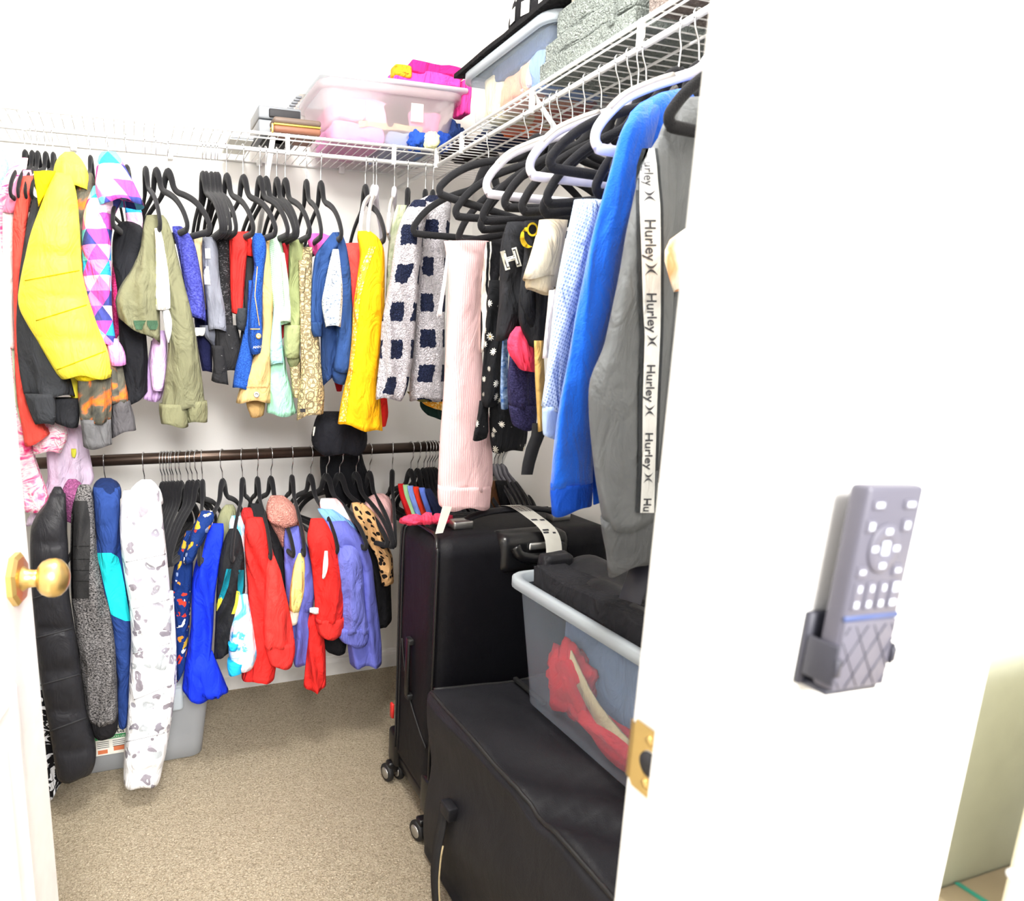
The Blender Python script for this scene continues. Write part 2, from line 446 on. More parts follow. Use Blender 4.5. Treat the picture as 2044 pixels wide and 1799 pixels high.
def onto(o, px, py, off=.003, Y=None):
    """the point where the sight line of a pixel meets the surface of a part, lifted off it a little"""
    r = Vector(ray(px, py)).normalized(); h = BV[o.name].ray_cast(Vector(CAM), r) if o is not None else (None,)
    if h[0] is None:
        if Y is None: return None
        return np.array(PY(px, py, Y))
    return np.array(h[0] - r * off)
def decal(name, o, rows, mat, parent, nx=6, ny=24, off=.003, Y=None):
    rows = parse(rows); V, Fc, UV = [], [], []
    pys = np.linspace(rows[0, 0], rows[-1, 0], ny + 1)
    for i, py in enumerate(pys):
        a, b = np.interp(py, rows[:, 0], rows[:, 1]), np.interp(py, rows[:, 0], rows[:, 2])
        for j in range(nx + 1):
            p = onto(o, a + (b - a) * j / nx, py, off, Y)
            if p is None: p = V[-1] if V else np.array(PY(a, py, Y or 1.8))
            V.append(p); UV.append((0, 0))
    uu = np.array(V); 
    for i in range(ny + 1):
        for j in range(nx + 1):
            k = i * (nx + 1) + j
            UV[k] = (float(np.linalg.norm(uu[k] - uu[i * (nx + 1)])), float(-np.linalg.norm(uu[k] - uu[j])))
    for i in range(ny):
        for j in range(nx):
            k = i * (nx + 1) + j; Fc.append((k, k + nx + 1, k + nx + 2, k + 1))
    return mk(name, V, Fc, mat, parent, UV)
def text_polys(s, bold=0.0):
    c = bpy.data.curves.new('lettering', 'FONT'); c.body = s; c.size = 1; c.offset = bold; c.resolution_u = 3
    o = bpy.data.objects.new('lettering', c); col.objects.link(o)
    dg = bpy.context.evaluated_depsgraph_get(); me = o.evaluated_get(dg).to_mesh()
    v = [(p.co.x, p.co.y) for p in me.vertices]; f = [tuple(q.vertices) for q in me.polygons]
    o.evaluated_get(dg).to_mesh_clear(); bpy.data.objects.remove(o); bpy.data.curves.remove(c)
    return v, f
def text_on(name, s, fn, mat, parent, bold=0.0):
    """fn maps text units (x along, y up) to a world point"""
    v, f = text_polys(s, bold); V = [fn(x, y) for x, y in v]
    return mk(name, V, f, mat, parent, smooth=False)

# ------------------------------------------------------------------ the room
YW, YR, XL, XR = 2.238, 1.938, 0.927, 1.227       # back wall, back rail, right lip, right wall
XLEFT, YF0, YF1, XJ = -0.80, 0.26, 0.371, 0.363   # left wall, front wall faces, right jamb
def struct(name, parts, mat, parent=None, smooth=False):
    v, f = merge(parts) if isinstance(parts, list) else parts
    o = mk(name, v, f, mat, parent, smooth=smooth)
    if parent is None: tag(o, kind='structure')
    return o
struct('floor', box(-2.0, 2.6, -2.2, YW + .1, -.06, 0), 'carpet')
struct('ceiling', box(XLEFT - .1, XR + .1, YF0, YW + .1, 2.46, 2.54), 'wall')
struct('wall_back', box(XLEFT - .1, XR + .1, YW, YW + .1, 0, 2.46), 'wall')
struct('wall_right', box(XR, XR + .1, YF1, YW, 0, 2.46), 'wall')
struct('wall_left', box(XLEFT - .1, XLEFT, YF1, YW, 0, 2.46), 'wall')
struct('wall_front', [box(XJ, .548, YF0, YF1, 0, 2.46), box(.548, XR, .331, YF1, 0, 2.46), box(XLEFT - .1, -.262, YF0, YF1, 0, 2.46), box(-.262, XJ, YF0, YF1, 2.05, 2.46)], 'bedroomwall')
struct('wall_bedroom', box(.548, 1.6, .305, .33, 0, 2.46), 'greywall')
def baseboard(name, p0, p1, nrm):
    p0, p1, nr = Vector(p0), Vector(p1), Vector(nrm)
    prof = [(0, 0), (.014, 0), (.014, .052), (.011, .060), (.007, .064), (.005, .072), (0, .074)]
    V = [tuple(p + nr * a + Vector((0, 0, b))) for p in (p0, p1) for a, b in prof]; k = len(prof)
    Fc = [(i, (i + 1) % k, k + (i + 1) % k, k + i) for i in range(k)] + [tuple(range(k)), tuple(range(2 * k - 1, k - 1, -1))]
    struct(name, (V, Fc), 'trimwhite')
baseboard('baseboard_back', (XLEFT, YW, 0), (XR, YW, 0), (0, -1, 0))
baseboard('baseboard_right', (XR, YF1, 0), (XR, YW - .014, 0), (-1, 0, 0))
# right jamb with door stop, strike plate
struct('trim_1', rbox(XJ - .012, XJ, .297, .340, 0, 2.05, .003, 2), 'trimwhite')
e = thing('strike_plate', 'brass strike plate with latch hole on white door jamb', 'strike plate', (XJ, .355, .92))
def strike():
    y0, y1, z0, z1, x = .3405, .368, .914, .970, XJ - .0012
    cy, cz, r = .350, .941, .0115
    out = []; n = 48
    for i in range(n):
        th = 2 * math.pi * i / n; c, s = math.cos(th), math.sin(th)
        k = min(((y1 - cy) / c if c > 0 else (y0 - cy) / c) if abs(c) > 1e-6 else 9, ((z1 - cz) / s if s > 0 else (z0 - cz) / s) if abs(s) > 1e-6 else 9)
        out.append((cy + c * k, cz + s * k, cy + max(c * r * .85, -.0085), cz + s * r))
    V, Fc = [], []
    for o in out: V += [(x, o[0], o[1]), (x, o[2], o[3]), (x + .012, o[2], o[3])]
    for i in range(n):
        j = (i + 1) % n; Fc += [(3 * i, 3 * j, 3 * j + 1, 3 * i + 1), (3 * i + 1, 3 * j + 1, 3 * j + 2, 3 * i + 2)]
    return V, Fc
v, f = strike(); mk('plate', v, f, 'brass', e, smooth=False)
lv, lf = [], []
for i in range(7):
    a = i / 6 * 1.35
    for z in (.918 + .004 * (i > 3), .966 - .004 * (i > 3)): lv.append((XJ - .0012 + .011 * (1 - math.cos(a)), .368 + .011 * math.sin(a), z))
for i in range(6): lf.append((2 * i, 2 * i + 1, 2 * i + 3, 2 * i + 2))
mk('lip', lv, lf, 'brass', e)
for z in (.924, .960):
    mk('screw', *lathe([(0, .0042), (.0012, .0038), (.002, .002)], (XJ - .001, .352, z), (-1, 0, 0), 14), 'brass', e)
mk('latch_hole', *lathe([(0, .0098), (.001, .0098)], (XJ - .0004, .3505, .941), (-1, 0, 0), 24), 'ink', e)

# the open door with raised panels and brass knob
DH, DE = Vector((-.25, .385, 0)), Vector((-.147, .972, 0))
dv = (DE - DH).normalized(); dn = Vector((dv.y, -dv.x, 0)); DLEN = (DE - DH).length
def dpt(s, z, o=0): return tuple(DH + dv * s + dn * o + Vector((0, 0, z)))
def dbox(s0, s1, z0, z1, o0, o1):
    v = [dpt(s, z, o) for s in (s0, s1) for o in (o0, o1) for z in (z0, z1)]
    return v, [(0, 1, 3, 2), (4, 6, 7, 5), (0, 4, 5, 1), (2, 3, 7, 6), (0, 2, 6, 4), (1, 5, 7, 3)]
e = tag(bpy.data.objects.new('door_1', None), 'white panelled closet door standing open inwards', kind='structure'); col.objects.link(e); e.location = DH
mk('door_leaf', *dbox(0, DLEN, .012, 2.03, -.035, 0), 'trimwhite', e, smooth=False)
for z0, z1 in ((.12, .82), (1.02, 1.9)):
    s0, s1 = .10, DLEN - .10
    V, Fc = [], []
    for ins, o in ((0, .0), (.006, .007), (.016, .008), (.024, .003), (.05, .003), (.062, .009)):
        V += [dpt(s0 + ins, z0 + ins, o), dpt(s1 - ins, z0 + ins, o), dpt(s1 - ins, z1 - ins, o), dpt(s0 + ins, z1 - ins, o)]
    for k in range(5):
        for j in range(4): Fc.append((4 * k + j, 4 * k + (j + 1) % 4, 4 * k + 4 + (j + 1) % 4, 4 * k + 4 + j))
    Fc.append((20, 21, 22, 23)); mk('panel', V, Fc, 'trimwhite', e, smooth=False)
ks, kz = DLEN - .062, .944
k = thing('door_knob', 'round satin brass door knob on octagonal rose of open white door', 'door knob', dpt(ks, kz, 0))
V, Fc = [], []
for o, sc in ((0, 1), (.007, 1), (.011, .86), (.012, .5)):
    for j in range(8):
        th = math.pi / 8 + j * math.pi / 4; V.append(dpt(ks + .033 * sc * math.cos(th), kz + .036 * sc * math.sin(th), o))
for i in range(3):
    for j in range(8): Fc.append((8 * i + j, 8 * i + (j + 1) % 8, 8 * i + 8 + (j + 1) % 8, 8 * i + 8 + j))
Fc.append(tuple(range(24, 32))); mk('rose', V, Fc, 'brass', k, smooth=False)
mk('shank', *lathe([(.008, .022), (.012, .017), (.018, .0125), (.026, .0115), (.036, .0125)], dpt(ks, kz, 0), dn), 'brass', k)
mk('knob', *lathe([(.031, .010), (.0325, .017), (.037, .0225), (.045, .0258), (.053, .0262), (.060, .024), (.066, .018), (.070, .010), (.0715, .002)], dpt(ks, kz, 0), dn, 32), 'brass', k)

# ------------------------------------------------------------------ wire shelves and rods
ZS, ZB = 1.832, 1.789            # shelf deck, hanging bar
def share(name, me, loc, parent):
    o = bpy.data.objects.new(name, me); col.objects.link(o); o.parent = parent; o.location = loc; return o
def shelf(name, label, along, a0, a1, front, rear, brackets, gaps):
    """along 'x' or 'y'; front/rear are the other coordinate"""
    q = (lambda s, d, z: (s, d, z)) if along == 'x' else (lambda s, d, z: (d, s, z))
    e = thing(name, label, 'wire shelf', q(a0, front, ZS))
    def bar(nm, d, z, r): return mk(nm, *tube([q(a0, d, z), q(a1, d, z)], r, 8), 'wirewhite', e)
    bar('front_rail', front, ZS, .0045); bar('hanging_bar', front + (.004 if along == 'x' else .004), ZB, .0062)
    bar('rear_rail', rear, ZS, .003); bar('middle_rail', (front + rear) / 2, ZS - .005, .003)
    bar('lip_rail', front - .0, ZS - .012, .0022)
    wv, wf = tube([(0, 0, 0), (0, rear - front, 0)] if along == 'x' else [(0, 0, 0), (rear - front, 0, 0)], .0016, 6)
    me = bpy.data.meshes.new('wire'); me.from_pydata(wv, [], wf); me.materials.append(M('wirewhite'))
    s = a0 + .012; loc0 = Vector(e.location)
    while s < a1:
        share('wire', me, Vector(q(s, front, ZS + .004)) - loc0, e); s += .0262
    for s in gaps:
        mk('lip_connector', *rbox(*( (s - .006, s + .006, front - .005, front + .006) if along == 'x' else (front - .005, front + .006, s - .006, s + .006)), ZB - .008, ZS + .004, .002, 2), 'wirewhite', e)
    for s in brackets:
        mk('support_brace', *tube([q(s, front, ZS - .008), q(s, rear - .003, ZS - .30)], .008, 8, .45), 'wirewhite', e)
    s = a0 + .12
    while s < a1:
        mk('wall_clip', *rbox(*( (s - .009, s + .009, rear - .012, rear + .002) if along == 'x' else (rear - .012, rear + .002, s - .009, s + .009)), ZS - .014, ZS + .008, .003, 2), 'wirewhite', e); s += .28
    return e
gx = [float(PY(px, 285, YR)[0]) for px in (50, 330, 574, 787)]
shelf('wire_shelf', 'white ventilated wire shelf with hanging bar along the back wall', 'x', XLEFT + .004, XL - .008, YR, YW - .004, [float(PY(545, 280, YR)[0])], gx)
gy = [float(P(px, 288 - .551 * (px - 900), 0, XL)[1]) for px in (922, 1062, 1278)]
shelf('wire_shelf', 'white ventilated wire shelf with hanging bar along the right wall', 'y', YF1 + .004, YW - .008, XL, XR - .004, [gy[1]], gy + [YR - .006])
e = thing('closet_rod', 'dark bronze closet rod across the back, below the upper clothes', 'closet rod', (0, YR, .90))
mk('pole', *tube([(XLEFT + .004, YR, .928), (XR - .004, YR, .928)], .0165, 20), 'bronze', e)
for x, d in ((XLEFT + .001, 1), (XR - .001, -1)):
    mk('flange', *lathe([(0, .03), (.004, .03), (.006, .021), (.016, .021)], (x, YR, .928), (d, 0, 0), 20), 'bronze', e)

# ------------------------------------------------------------------ hangers (hook over the bar at the origin, hanger in its local XZ plane)
def half_profile(hw, dz, kind):
    if kind == 'velvet':
        return [(0, -.004), (.012, -.010), (.022, -.024), (.033, -.046), (.055, -.062), (.095, -.076), (.138, -.094), (.174, -.116), (.200, -.138), (.215, -.156), (hw, -.168), (hw - .003, -.178), (hw - .018, -.182), (.1, -.182), (0, -.182)]
    return [(0, -.004), (.012, -.010), (.028, -.026), (.07, -.042), (.12, -.060), (.17, -.083), (.20, -.108), (hw - .004, -.130), (hw, -.146), (hw - .006, -.157), (hw - .02, -.161), (.1, -.162), (0, -.162)]
HANG = {}
def hanger_meshes(kind, big):
    key = (kind, big)
    if key in HANG: return HANG[key]
    r = .0205 if big else .0095; hk = .076; hw = .222
    pr = smooth_path([(x, 0, z - hk) for x, z in half_profile(hw, 0, kind)], 4)
    full = [Vector((-p.x, 0, p.z)) for p in reversed(pr)][:-1] + pr[:] if False else pr + [Vector((-p.x, 0, p.z)) for p in reversed(pr)][1:]
    rr = []
    for p in full:
        top = p.z > -hk - .075 and abs(p.x) < .06
        rr.append(.0085 + (.006 * max(0, 1 - abs(p.x) / .05) if top else 0))
    v, f = tube(full, rr, 10, .6 if kind == 'velvet' else .6, True, (0, 1, 0))
    nb = bpy.data.meshes.new('hanger_body'); nb.from_pydata(v, [], f); nb.polygons.foreach_set('use_smooth', [True] * len(f))
    nb.materials.append(M({'velvet': 'velvet', 'white': 'whiteplastic', 'grey': 'greyplastic'}[kind]))
    hp = []
    for i in range(15):
        th = math.radians(205 - i * 17.5); hp.append((r * math.cos(th), 0, r * math.sin(th) + .001))
    hp += [(r * .75, 0, -r - .008), (.002, 0, -r - .024), (0, 0, -r - .034), (0, 0, -hk - .010)]
    v, f = tube(smooth_path(hp, 3), .0017, 6)
    hb = bpy.data.meshes.new('hook'); hb.from_pydata(v, [], f); hb.polygons.foreach_set('use_smooth', [True] * len(f)); hb.materials.append(M('chrome'))
    v, f = lathe([(0, .004), (.004, .0065), (.012, .006), (.016, .003)], (0, 0, -hk - .012), (0, 0, 1), 10)
    cb = bpy.data.meshes.new('collar'); cb.from_pydata(v, [], f); cb.materials.append(M({'velvet': 'velvet', 'white': 'whiteplastic', 'grey': 'greyplastic'}[kind]))
    grip = None
    if kind != 'velvet':
        gp = [Vector((p.x, 0, p.z + .004)) for p in pr if .08 < p.x < .205 and p.z > -hk - .12]
        v, f = tube(gp, .0068, 8, .75, True, (0, 1, 0)); grip = bpy.data.meshes.new('shoulder_grip'); grip.from_pydata(v, [], f)
        grip.polygons.foreach_set('use_smooth', [True] * len(f)); grip.materials.append(M('greygrip' if kind == 'white' else 'rubber'))
    HANG[key] = (nb, hb, cb, grip); return HANG[key]
def hanger(x, y, z, ang, label, group, kind='velvet', big=False, sc=1.0, tilt=0.0):
    """ang: world direction of the near end, from +X anticlockwise"""
    nm = {'velvet': 'velvet_hanger', 'white': 'plastic_hanger', 'grey': 'plastic_hanger'}[kind]
    e = thing(nm, label, 'hanger', (x, y, z), group, ang); e.rotation_euler = (0, tilt, ang); e.scale = (sc, sc, sc)
    nb, hb, cb, gr = hanger_meshes(kind, big)
    for n_, me in (('body', nb), ('hook', hb), ('collar', cb), ('shoulder_grip', gr)):
        if me: o = bpy.data.objects.new(n_, me); col.objects.link(o); o.parent = e
    return e
def solve_ang(x, y, z, endpx, sc=1.0, hw=.222):
    best = None
    for k in range(-80, 81):
        a = math.radians(-90 + k); p = np.array([x + math.cos(a) * hw * sc, y + math.sin(a) * hw * sc, z - .25 * sc])
        c = RW.T @ (p - CAM); px = PX0 + F * c[0] / c[2]
        if best is None or abs(px - endpx) < best[0]: best = (abs(px - endpx), a)
    return best[1]
def back_hanger(npx, npy, endpx, label, lower=False, kind='velvet', group=None, sc=1.0, tilt=0.0):
    x = float(PY(npx, npy, YR)[0]); z = (.928 + .0165 - .019) if lower else ZB
    y = YR + (0 if lower else .004)
    return hanger(x, y, z, solve_ang(x, y, z, endpx, sc), label, group, kind, lower, sc, tilt)
U = 'black velvet hanger on the upper back bar '
for npx, end, what in [(52, 20, 'holding the pink tie-dye robe'), (66, 35, 'holding the pink and white raglan shirt'), (77, 52, 'holding the coral red sweater'), (93, 62, 'holding the black sweatshirt'), (108, 84, 'holding the yellow puffer jacket'),
        (182, 164, 'holding the orange tie-dye hoodie'), (218, 196, 'holding the geometric print fleece'), (254, 226, 'with a black top draped over its bar'), (291, 318, 'seen edge-on, with olive sweatpants'), (312, 374, 'with a blue-violet tee over its bar'), (335, 420, 'with empty bar corner beside the blue-violet tee'),
        (405, 440, 'first of five above the grey tee'), (412, 446, 'second of five above the grey tee'), (422, 452, 'third of five above the grey tee'), (430, 458, 'fourth of five above the grey tee'), (435, 470, 'last of five, by the black lace shirt'),
        (453, 505, 'with the red and black hoodie'), (486, 551, 'with the blue jeans'), (519, 574, 'above the khaki trousers'), (531, 588, 'with the mint lace dress'), (553, 594, 'with the small crimson top'), (570, 617, 'with the sage green tee'), (612, 641, 'with the magenta top'),
        (641, 682, 'with the navy hoodie'), (730, 768, 'with the mustard yellow tunic'), (815, 800, 'left of the checked fleece'), (850, 838, 'holding the checked fleece'), (865, 872, 'half hidden behind the checked fleece')]:
    back_hanger(npx, 345 + (npx - 330) * .072, end, U + what, sc=.76 if npx < 230 else 1.0)
for npx, end, what in [(746, 720, 'left one of the close pair beside the mustard tunic'), (752, 735, 'right one of the close pair beside the mustard tunic'), (788, 775, 'standing alone near the shelf corner')]:
    back_hanger(npx, 382, end, 'white plastic hanger with grey grips, ' + what, kind='white')
LW = 'black velvet hanger on the bronze rod '
for npx, end, what in [(136, 112, 'holding the black puffer coat'), (162, 150, 'holding the heathered charcoal cardigan'), (211, 200, 'holding the navy and turquoise jacket'), (289, 270, 'holding the white leopard puffer')]:
    back_hanger(npx, 966, end, LW + what, True)
for i, npx in enumerate((324, 330, 336, 342, 346, 354, 361, 376, 384, 394)):
    back_hanger(npx, 963, 286 + i * 6.2, 'empty black velvet hanger in the tight bunch beside the white leopard puffer', True, group='bunched empty hangers on the rod')
for npx, end, what in [(404, 398, 'beside the navy food print shirt'), (444, 400, 'with the royal blue shirt'), (484, 462, 'with the black and teal track jacket'), (514, 541, 'with the red sweatshirt'), (541, 586, 'with the black quilted sleeve'), (583, 608, 'with the pale yellow tee'),
        (620, 674, 'with the red hoodie with white stripe'), (652, 731, 'with the periwinkle sweatshirt'), (678, 773, 'with the leopard print top'), (711, 782, 'in front of the pink cap'), (738, 785, 'right of the pink cap'), (783, 788, 'hanging straight, beside the suitcase corner')]:
    back_hanger(npx, 957 - (npx - 400) * .05, end, LW + what, True)
for i, npx in enumerate((820, 834, 846, 853, 858, 863, 868, 890, 905, 920, 940, 955)):
    back_hanger(npx, 928, 880 + i * 12, 'black velvet hanger in the packed row behind the suitcase', True, group='packed hangers behind the suitcase')
for i, npx in enumerate((987, 994, 1003, 1011, 1019, 1027)):
    back_hanger(npx, 920, 1030 + i * 11, 'grey plastic hanger at the right end of the bronze rod', True, 'grey', 'grey hangers at the end of the rod')
RGT = 'black velvet hanger on the right bar, '
TILT = {1.71: 0, 1.537: .20, 1.454: -.18, 1.43: 0, 1.405: .16, 1.36: .10, 1.263: .06, 1.214: .13, 1.184: .19, 1.142: .13, 1.05: -.06, 1.021: .17, .947: .10, .803: -.03}
for Y, what, kind, rot in [(1.71, 'farthest in, over the checked fleece', 'velvet', 8), (1.537, 'holding the pale pink trousers', 'velvet', 4), (1.454, 'topmost of the bunch, at its inner side', 'velvet', 3), (1.43, 'lower in the inner bunch', 'velvet', -2),
        (1.405, 'with striped track pants', 'velvet', 2), (1.36, 'with the daisy print dress', 'velvet', 0), (1.263, 'holding the black tee with letter patch', 'velvet', 2), (1.214, 'holding the black tee with yellow emblem', 'velvet', -2),
        (1.184, 'with the denim skirt', 'velvet', 3), (1.142, 'holding the beige tee', 'velvet', 1), (1.05, 'high with nothing on its corner', 'velvet', -3), (1.021, 'holding the pale blue mesh top', 'velvet', 2), (.947, 'just behind the royal blue sweatshirt', 'velvet', 0), (.803, 'holding the grey track jacket', 'velvet', 0)]:
    hanger(XL + .004, Y * .953, ZB, math.pi + math.radians(rot), RGT + what, None, kind, tilt=TILT[Y])
for Y, what in [(1.312, 'in the inner black bunch'), (1.155, 'behind the beige tee hanger'), (.974, 'next to the royal blue sweatshirt')]:
    hanger(XL + .004, Y * .953, ZB, math.pi + .03, 'white plastic hanger with grey grips on the right bar, ' + what, None, 'white')

# ------------------------------------------------------------------ cloth colours
D('pinktie', lambda: fabric('pink_tie_dye', tiedye(['ff3f86', 'ff9fc4', 'fff2f4', 'ff8fb6', 'f7478c'], 9, 3, (1, 2.5, 1))))
D('denimlight', lambda: fabric('light_denim', heather('8fb4e0', 'c3dbf5', 120)))
D('yellowpuff', lambda: fabric('yellow_nylon', 'fff04a', .5, .5, 600, .1))
D('orangetie', lambda: fabric('orange_grey_tie_dye', tiedye(['3f403d', '504f47', '5f5c50', 'd8702c', 'ff8434'], 12, 1.5)))
D('geopink', lambda: fabric('geometric_print', geo(['e47acb', 'f2b0e0', '2f9fe0', 'd04aa8', '3d4590', 'f4d2e8', 'c850b8', '6cc4ee'], .040)))
D('magenta', lambda: fabric('magenta_glitter', heather('a3064f', 'e0488c', 200)))
D('plaidyw', lambda: fabric('white_yellow_plaid', checks('fbfdf4', 'f0ef9a', .022, .03, .4, .4, jag=.001)))
D('violet', lambda: fabric('violet_heather', heather('2c3080', '5257b4', 160)))
D('lace', lambda: fabric('black_lace', scribble('1c1c1e', '555356', 90, .6)))
D('distress', lambda: fabric('distressed_black', scribble('252527', '8a8a8a', 50, .72)))
D('denim', lambda: fabric('blue_denim', heather('153a86', '2d5fb8', 240)))
D('darkdenim', lambda: fabric('dark_denim', heather('1d1b3a', '3d3a66', 240)))
D('washdenim', lambda: fabric('washed_denim', heather('3a63a6', 'a9c6ec', 60)))
D('mintlace', lambda: fabric('mint_eyelet_lace', perf('bfe2c0', '86b292', .008)))
D('whitelace', lambda: fabric('cream_crochet_edge', perf('f2fbea', 'a9c8a4', .0055)))
D('bandana', lambda: fabric('bandana_print', bandana('d9c493', '4a4138')))
D('lettered', lambda: fabric('white_lettered_print', scribble('e9f1f6', '6d7f94', 110, .57, (.7, 2, 1))))
D('goldtrim', lambda: fabric('gold_embroidered_trim', gold('f6d98a', 'f2a52a'), .5))
D('mustard', lambda: fabric('mustard_cotton', 'ffb90f', .8, .7))
D('camo', lambda: fabric('faded_camo', tiedye(['8e9a78', 'b7bba0', 'dcdccb'], 10, 2)))
D('sherpa', lambda: fabric('checked_sherpa', checks('dad6dc', '161d36', .086, .096, .58, .5, (.2, .18), .012), .95, .4, fuzz=True))
D('pinkrib', lambda: fabric('pale_pink_rib', stripes([(0, 'f0c0c4'), (.5, 'f8d9d8')], .006), .9, .25))
D('trackstripe', lambda: fabric('black_white_side_stripe', stripes([(0, '1b1b1f'), (.45, 'f5f0e6'), (.72, '1b1b1f'), (.84, 'f5f0e6'), (.9, '1b1b1f')], .06)))
D('daisy', lambda: fabric('daisy_print', daisy('17181b')))
D('meshblue', lambda: fabric('pale_blue_mesh', perf('d6e6fb', '8ea6cc', .010)))
D('bluefleece', lambda: fabric('royal_blue_fleece', '1668e8', .95, .35, 300, .5, sheen=.3))
D('greytrack', lambda: fabric('grey_tricot', '6c6f71', .6, .5, 500, .15))
D('tropical', lambda: fabric('cream_orange_print', tiedye(['fff6e6', 'fdf3da', 'ffb27a', 'f0f0c0'], 9, 2)))
D('blackpuff', lambda: fabric('black_puffer_nylon', '2a2a2e', .42, .3, 600, .1))
D('heathergrey', lambda: fabric('charcoal_heather', heather('131316', '8f8c8c', 190), .95))
D('quiltblack', lambda: fabric('black_quilted', '2a2a2b', .7, .3, 300, .4))
D('mauve', lambda: fabric('mauve_fleece', 'b9689f', .95, .4, fuzz=True))
D('leopwhite', lambda: fabric('white_leopard_nylon', spots('f4f5f8', ['8d8790', 'a6a3ad', 'b9bfc4', '96929e'], 25, .36, .12, .9, .06, 22), .38, .6, 600, .1))
D('food', lambda: fabric('navy_food_print', spots('12306e', ['e08a2a', 'd23b2a', 'f1ead8', 'c9a133', '7d8fb8'], 34, .30, 0, .9, .07, 30), .85))
D('royal', lambda: fabric('royal_blue_knit', '1536e0', .8, .6))
D('bluetie', lambda: fabric('sky_tie_dye', tiedye(['1d9fd8', '67c4ec', 'f4f2f6', 'f8dfe6', '8fd6f2'], 13, 2)))
D('furpink', lambda: fabric('pink_fleece', 'f3aa9c', .95, .3, fuzz=True))
D('periwinkle', lambda: fabric('periwinkle_fleece', '6a70c8', .9, .4))
D('paleyellow', lambda: fabric('pale_yellow_print', scribble('efe58c', '8fa0a0', 60, .66)))
D('leopard', lambda: fabric('leopard_print', spots('d0a370', ['17120f', '1d1714'], 48, .36, .0, .85, .03, 25)))
D('redcartoon', lambda: fabric('red_grey_print', tiedye(['c7ccd6', 'e9edf2', 'ef3a2c', 'e5322a'], 8, 1.5)))
D('dotgrey', lambda: fabric('grey_dotted', spots('c9ccd8', ['2b2b30'], 75, .2, 0, .5, .01)))
D('tulle', lambda: fabric('lavender_tulle', 'e3cfe6', .9, .8))
D('bwpaint', lambda: fabric('black_white_paint', scribble('17171b', 'eef0f6', 14, .54, (1, 2, 1))))
RED, CORAL, BLACK, CHAR, OLIVE = 'f0302c', 'f4564a', '1b1c20', '3f4246', '74745a'

# ------------------------------------------------------------------ upper back bar
Y0 = 1.80
G('denim_jacket', 'light blue denim jacket at the far left end of the upper bar', 'jacket', 1.90, [('body', 'denimlight', '296 -30 4, 318 -40 15, 345 -45 19, 372 -50 17, 440 -55 12, 600 -60 6', 0, .05)])
_, L = G('tie_dye_robe', 'long pink and white tie-dye robe hanging down past the rod', 'robe', 1.86, [
    ('body', 'pinktie', '316 34 56, 335 20 54, 360 6 48, 390 -6 36, 430 -14 20, 600 -14 20, 800 8 40, 860 24 60, 900 34 66, 940 38 78, 980 42 93, 1004 46 103, 1020 48 70', 0, .05),
    ('sleeve', 'pinktie', '835 50 120, 855 62 134, 875 66 136, 892 66 122, 904 78 104', -.03, .035)])
G('raglan_shirt', 'white raglan shirt with pink shoulder and mint cuff', 'shirt', 1.83, [
    ('sleeve', 'fdf8f4', '418 5 28, 470 5 28, 560 4 27, 640 3 27, 690 8 30, 702 18 31', 0, .04), ('yoke', 'ff9cc0', '340 46 62, 352 38 66, 372 24 62, 395 13 48, 424 5 29', 0, .042), ('cuff', 'cfe3c4', '690 19 31, 750 21 33, 800 26 38, 846 40 50', .01, .03)])
G('sweater', 'coral red sweater hanging between the white raglan and black sweatshirt', 'sweater', 1.80, [
    ('body', CORAL, '352 46 66, 372 40 68, 400 32 62, 430 26 56, 500 25 52, 570 26 48, 650 28 44, 740 30 50, 800 34 60, 850 44 85, 868 48 101, 886 50 72', 0, .045)])
G('sweatshirt', 'plain black sweatshirt with banded cuff under the yellow puffer', 'sweatshirt', 1.78, [
    ('body', '3a3c40', '396 66 92, 430 57 90, 480 48 88, 540 39 85, 600 34 90, 650 32 105, 700 34 120, 750 40 140, 790 48 150', 0, .05), ('cuff', '3a3c40', '786 49 110, 800 52 112, 830 62 114, 847 70 108', -.03, .04), ('hem', '2c2d31', '795 104 156, 830 100 160, 848 112 156', .0, .04)])
_, L = G('puffer_jacket', 'bright yellow padded puffer jacket with stand-up hood', 'jacket', 1.74, [
    ('sleeve', 'yellowpuff', '346 108 140, 370 98 150, 410 82 156, 470 60 160, 550 42 164, 608 33 180, 655 58 196, 700 86 217, 738 108 221, 752 122 222', 0, .07, dict(quilt=.095, puff=.016)),
    ('hood', 'yellowpuff', '304 128 148, 314 116 160, 330 108 170, 350 106 178, 380 112 176', .05, .06), ('collar', 'ffe10f', '342 67 112, 356 68 106, 380 72 92, 400 76 86, 410 78 82', -.01, .02),
    ('cuff', 'ffe61c', '738 138 223, 752 145 223, 764 160 178', .01, .05), ('hem', 'yellowpuff', '745 126 160, 775 130 158, 800 146 160', .06, .04)])
for q in (((50, 560), (158, 540)), ((72, 640), (188, 604)), ((114, 738), (218, 698))): line_on('seam', L[0], q, .0014, 'd8b800', _)
G('hoodie', 'orange and grey tie-dye hoodie with grey cuffs', 'hoodie', 1.80, [
    ('body', 'orangetie', '346 160 184, 365 152 192, 400 146 190, 440 140 182, 520 140 176, 600 150 190, 700 160 230, 760 170 246, 800 180 256', 0, .045), ('sleeve', 'orangetie', '735 154 222, 780 155 224, 815 158 223, 840 160 222', -.05, .04), ('cuff', '6a6a6c', '836 160 222, 850 162 222, 890 166 224', -.05, .036),
    ('sleeve', 'orangetie', '725 222 244, 760 222 250, 800 222 258, 812 222 250', -.02, .035), ('cuff', '5a585b', '800 222 259, 830 222 268, 856 222 272, 872 226 250', -.02, .034)])
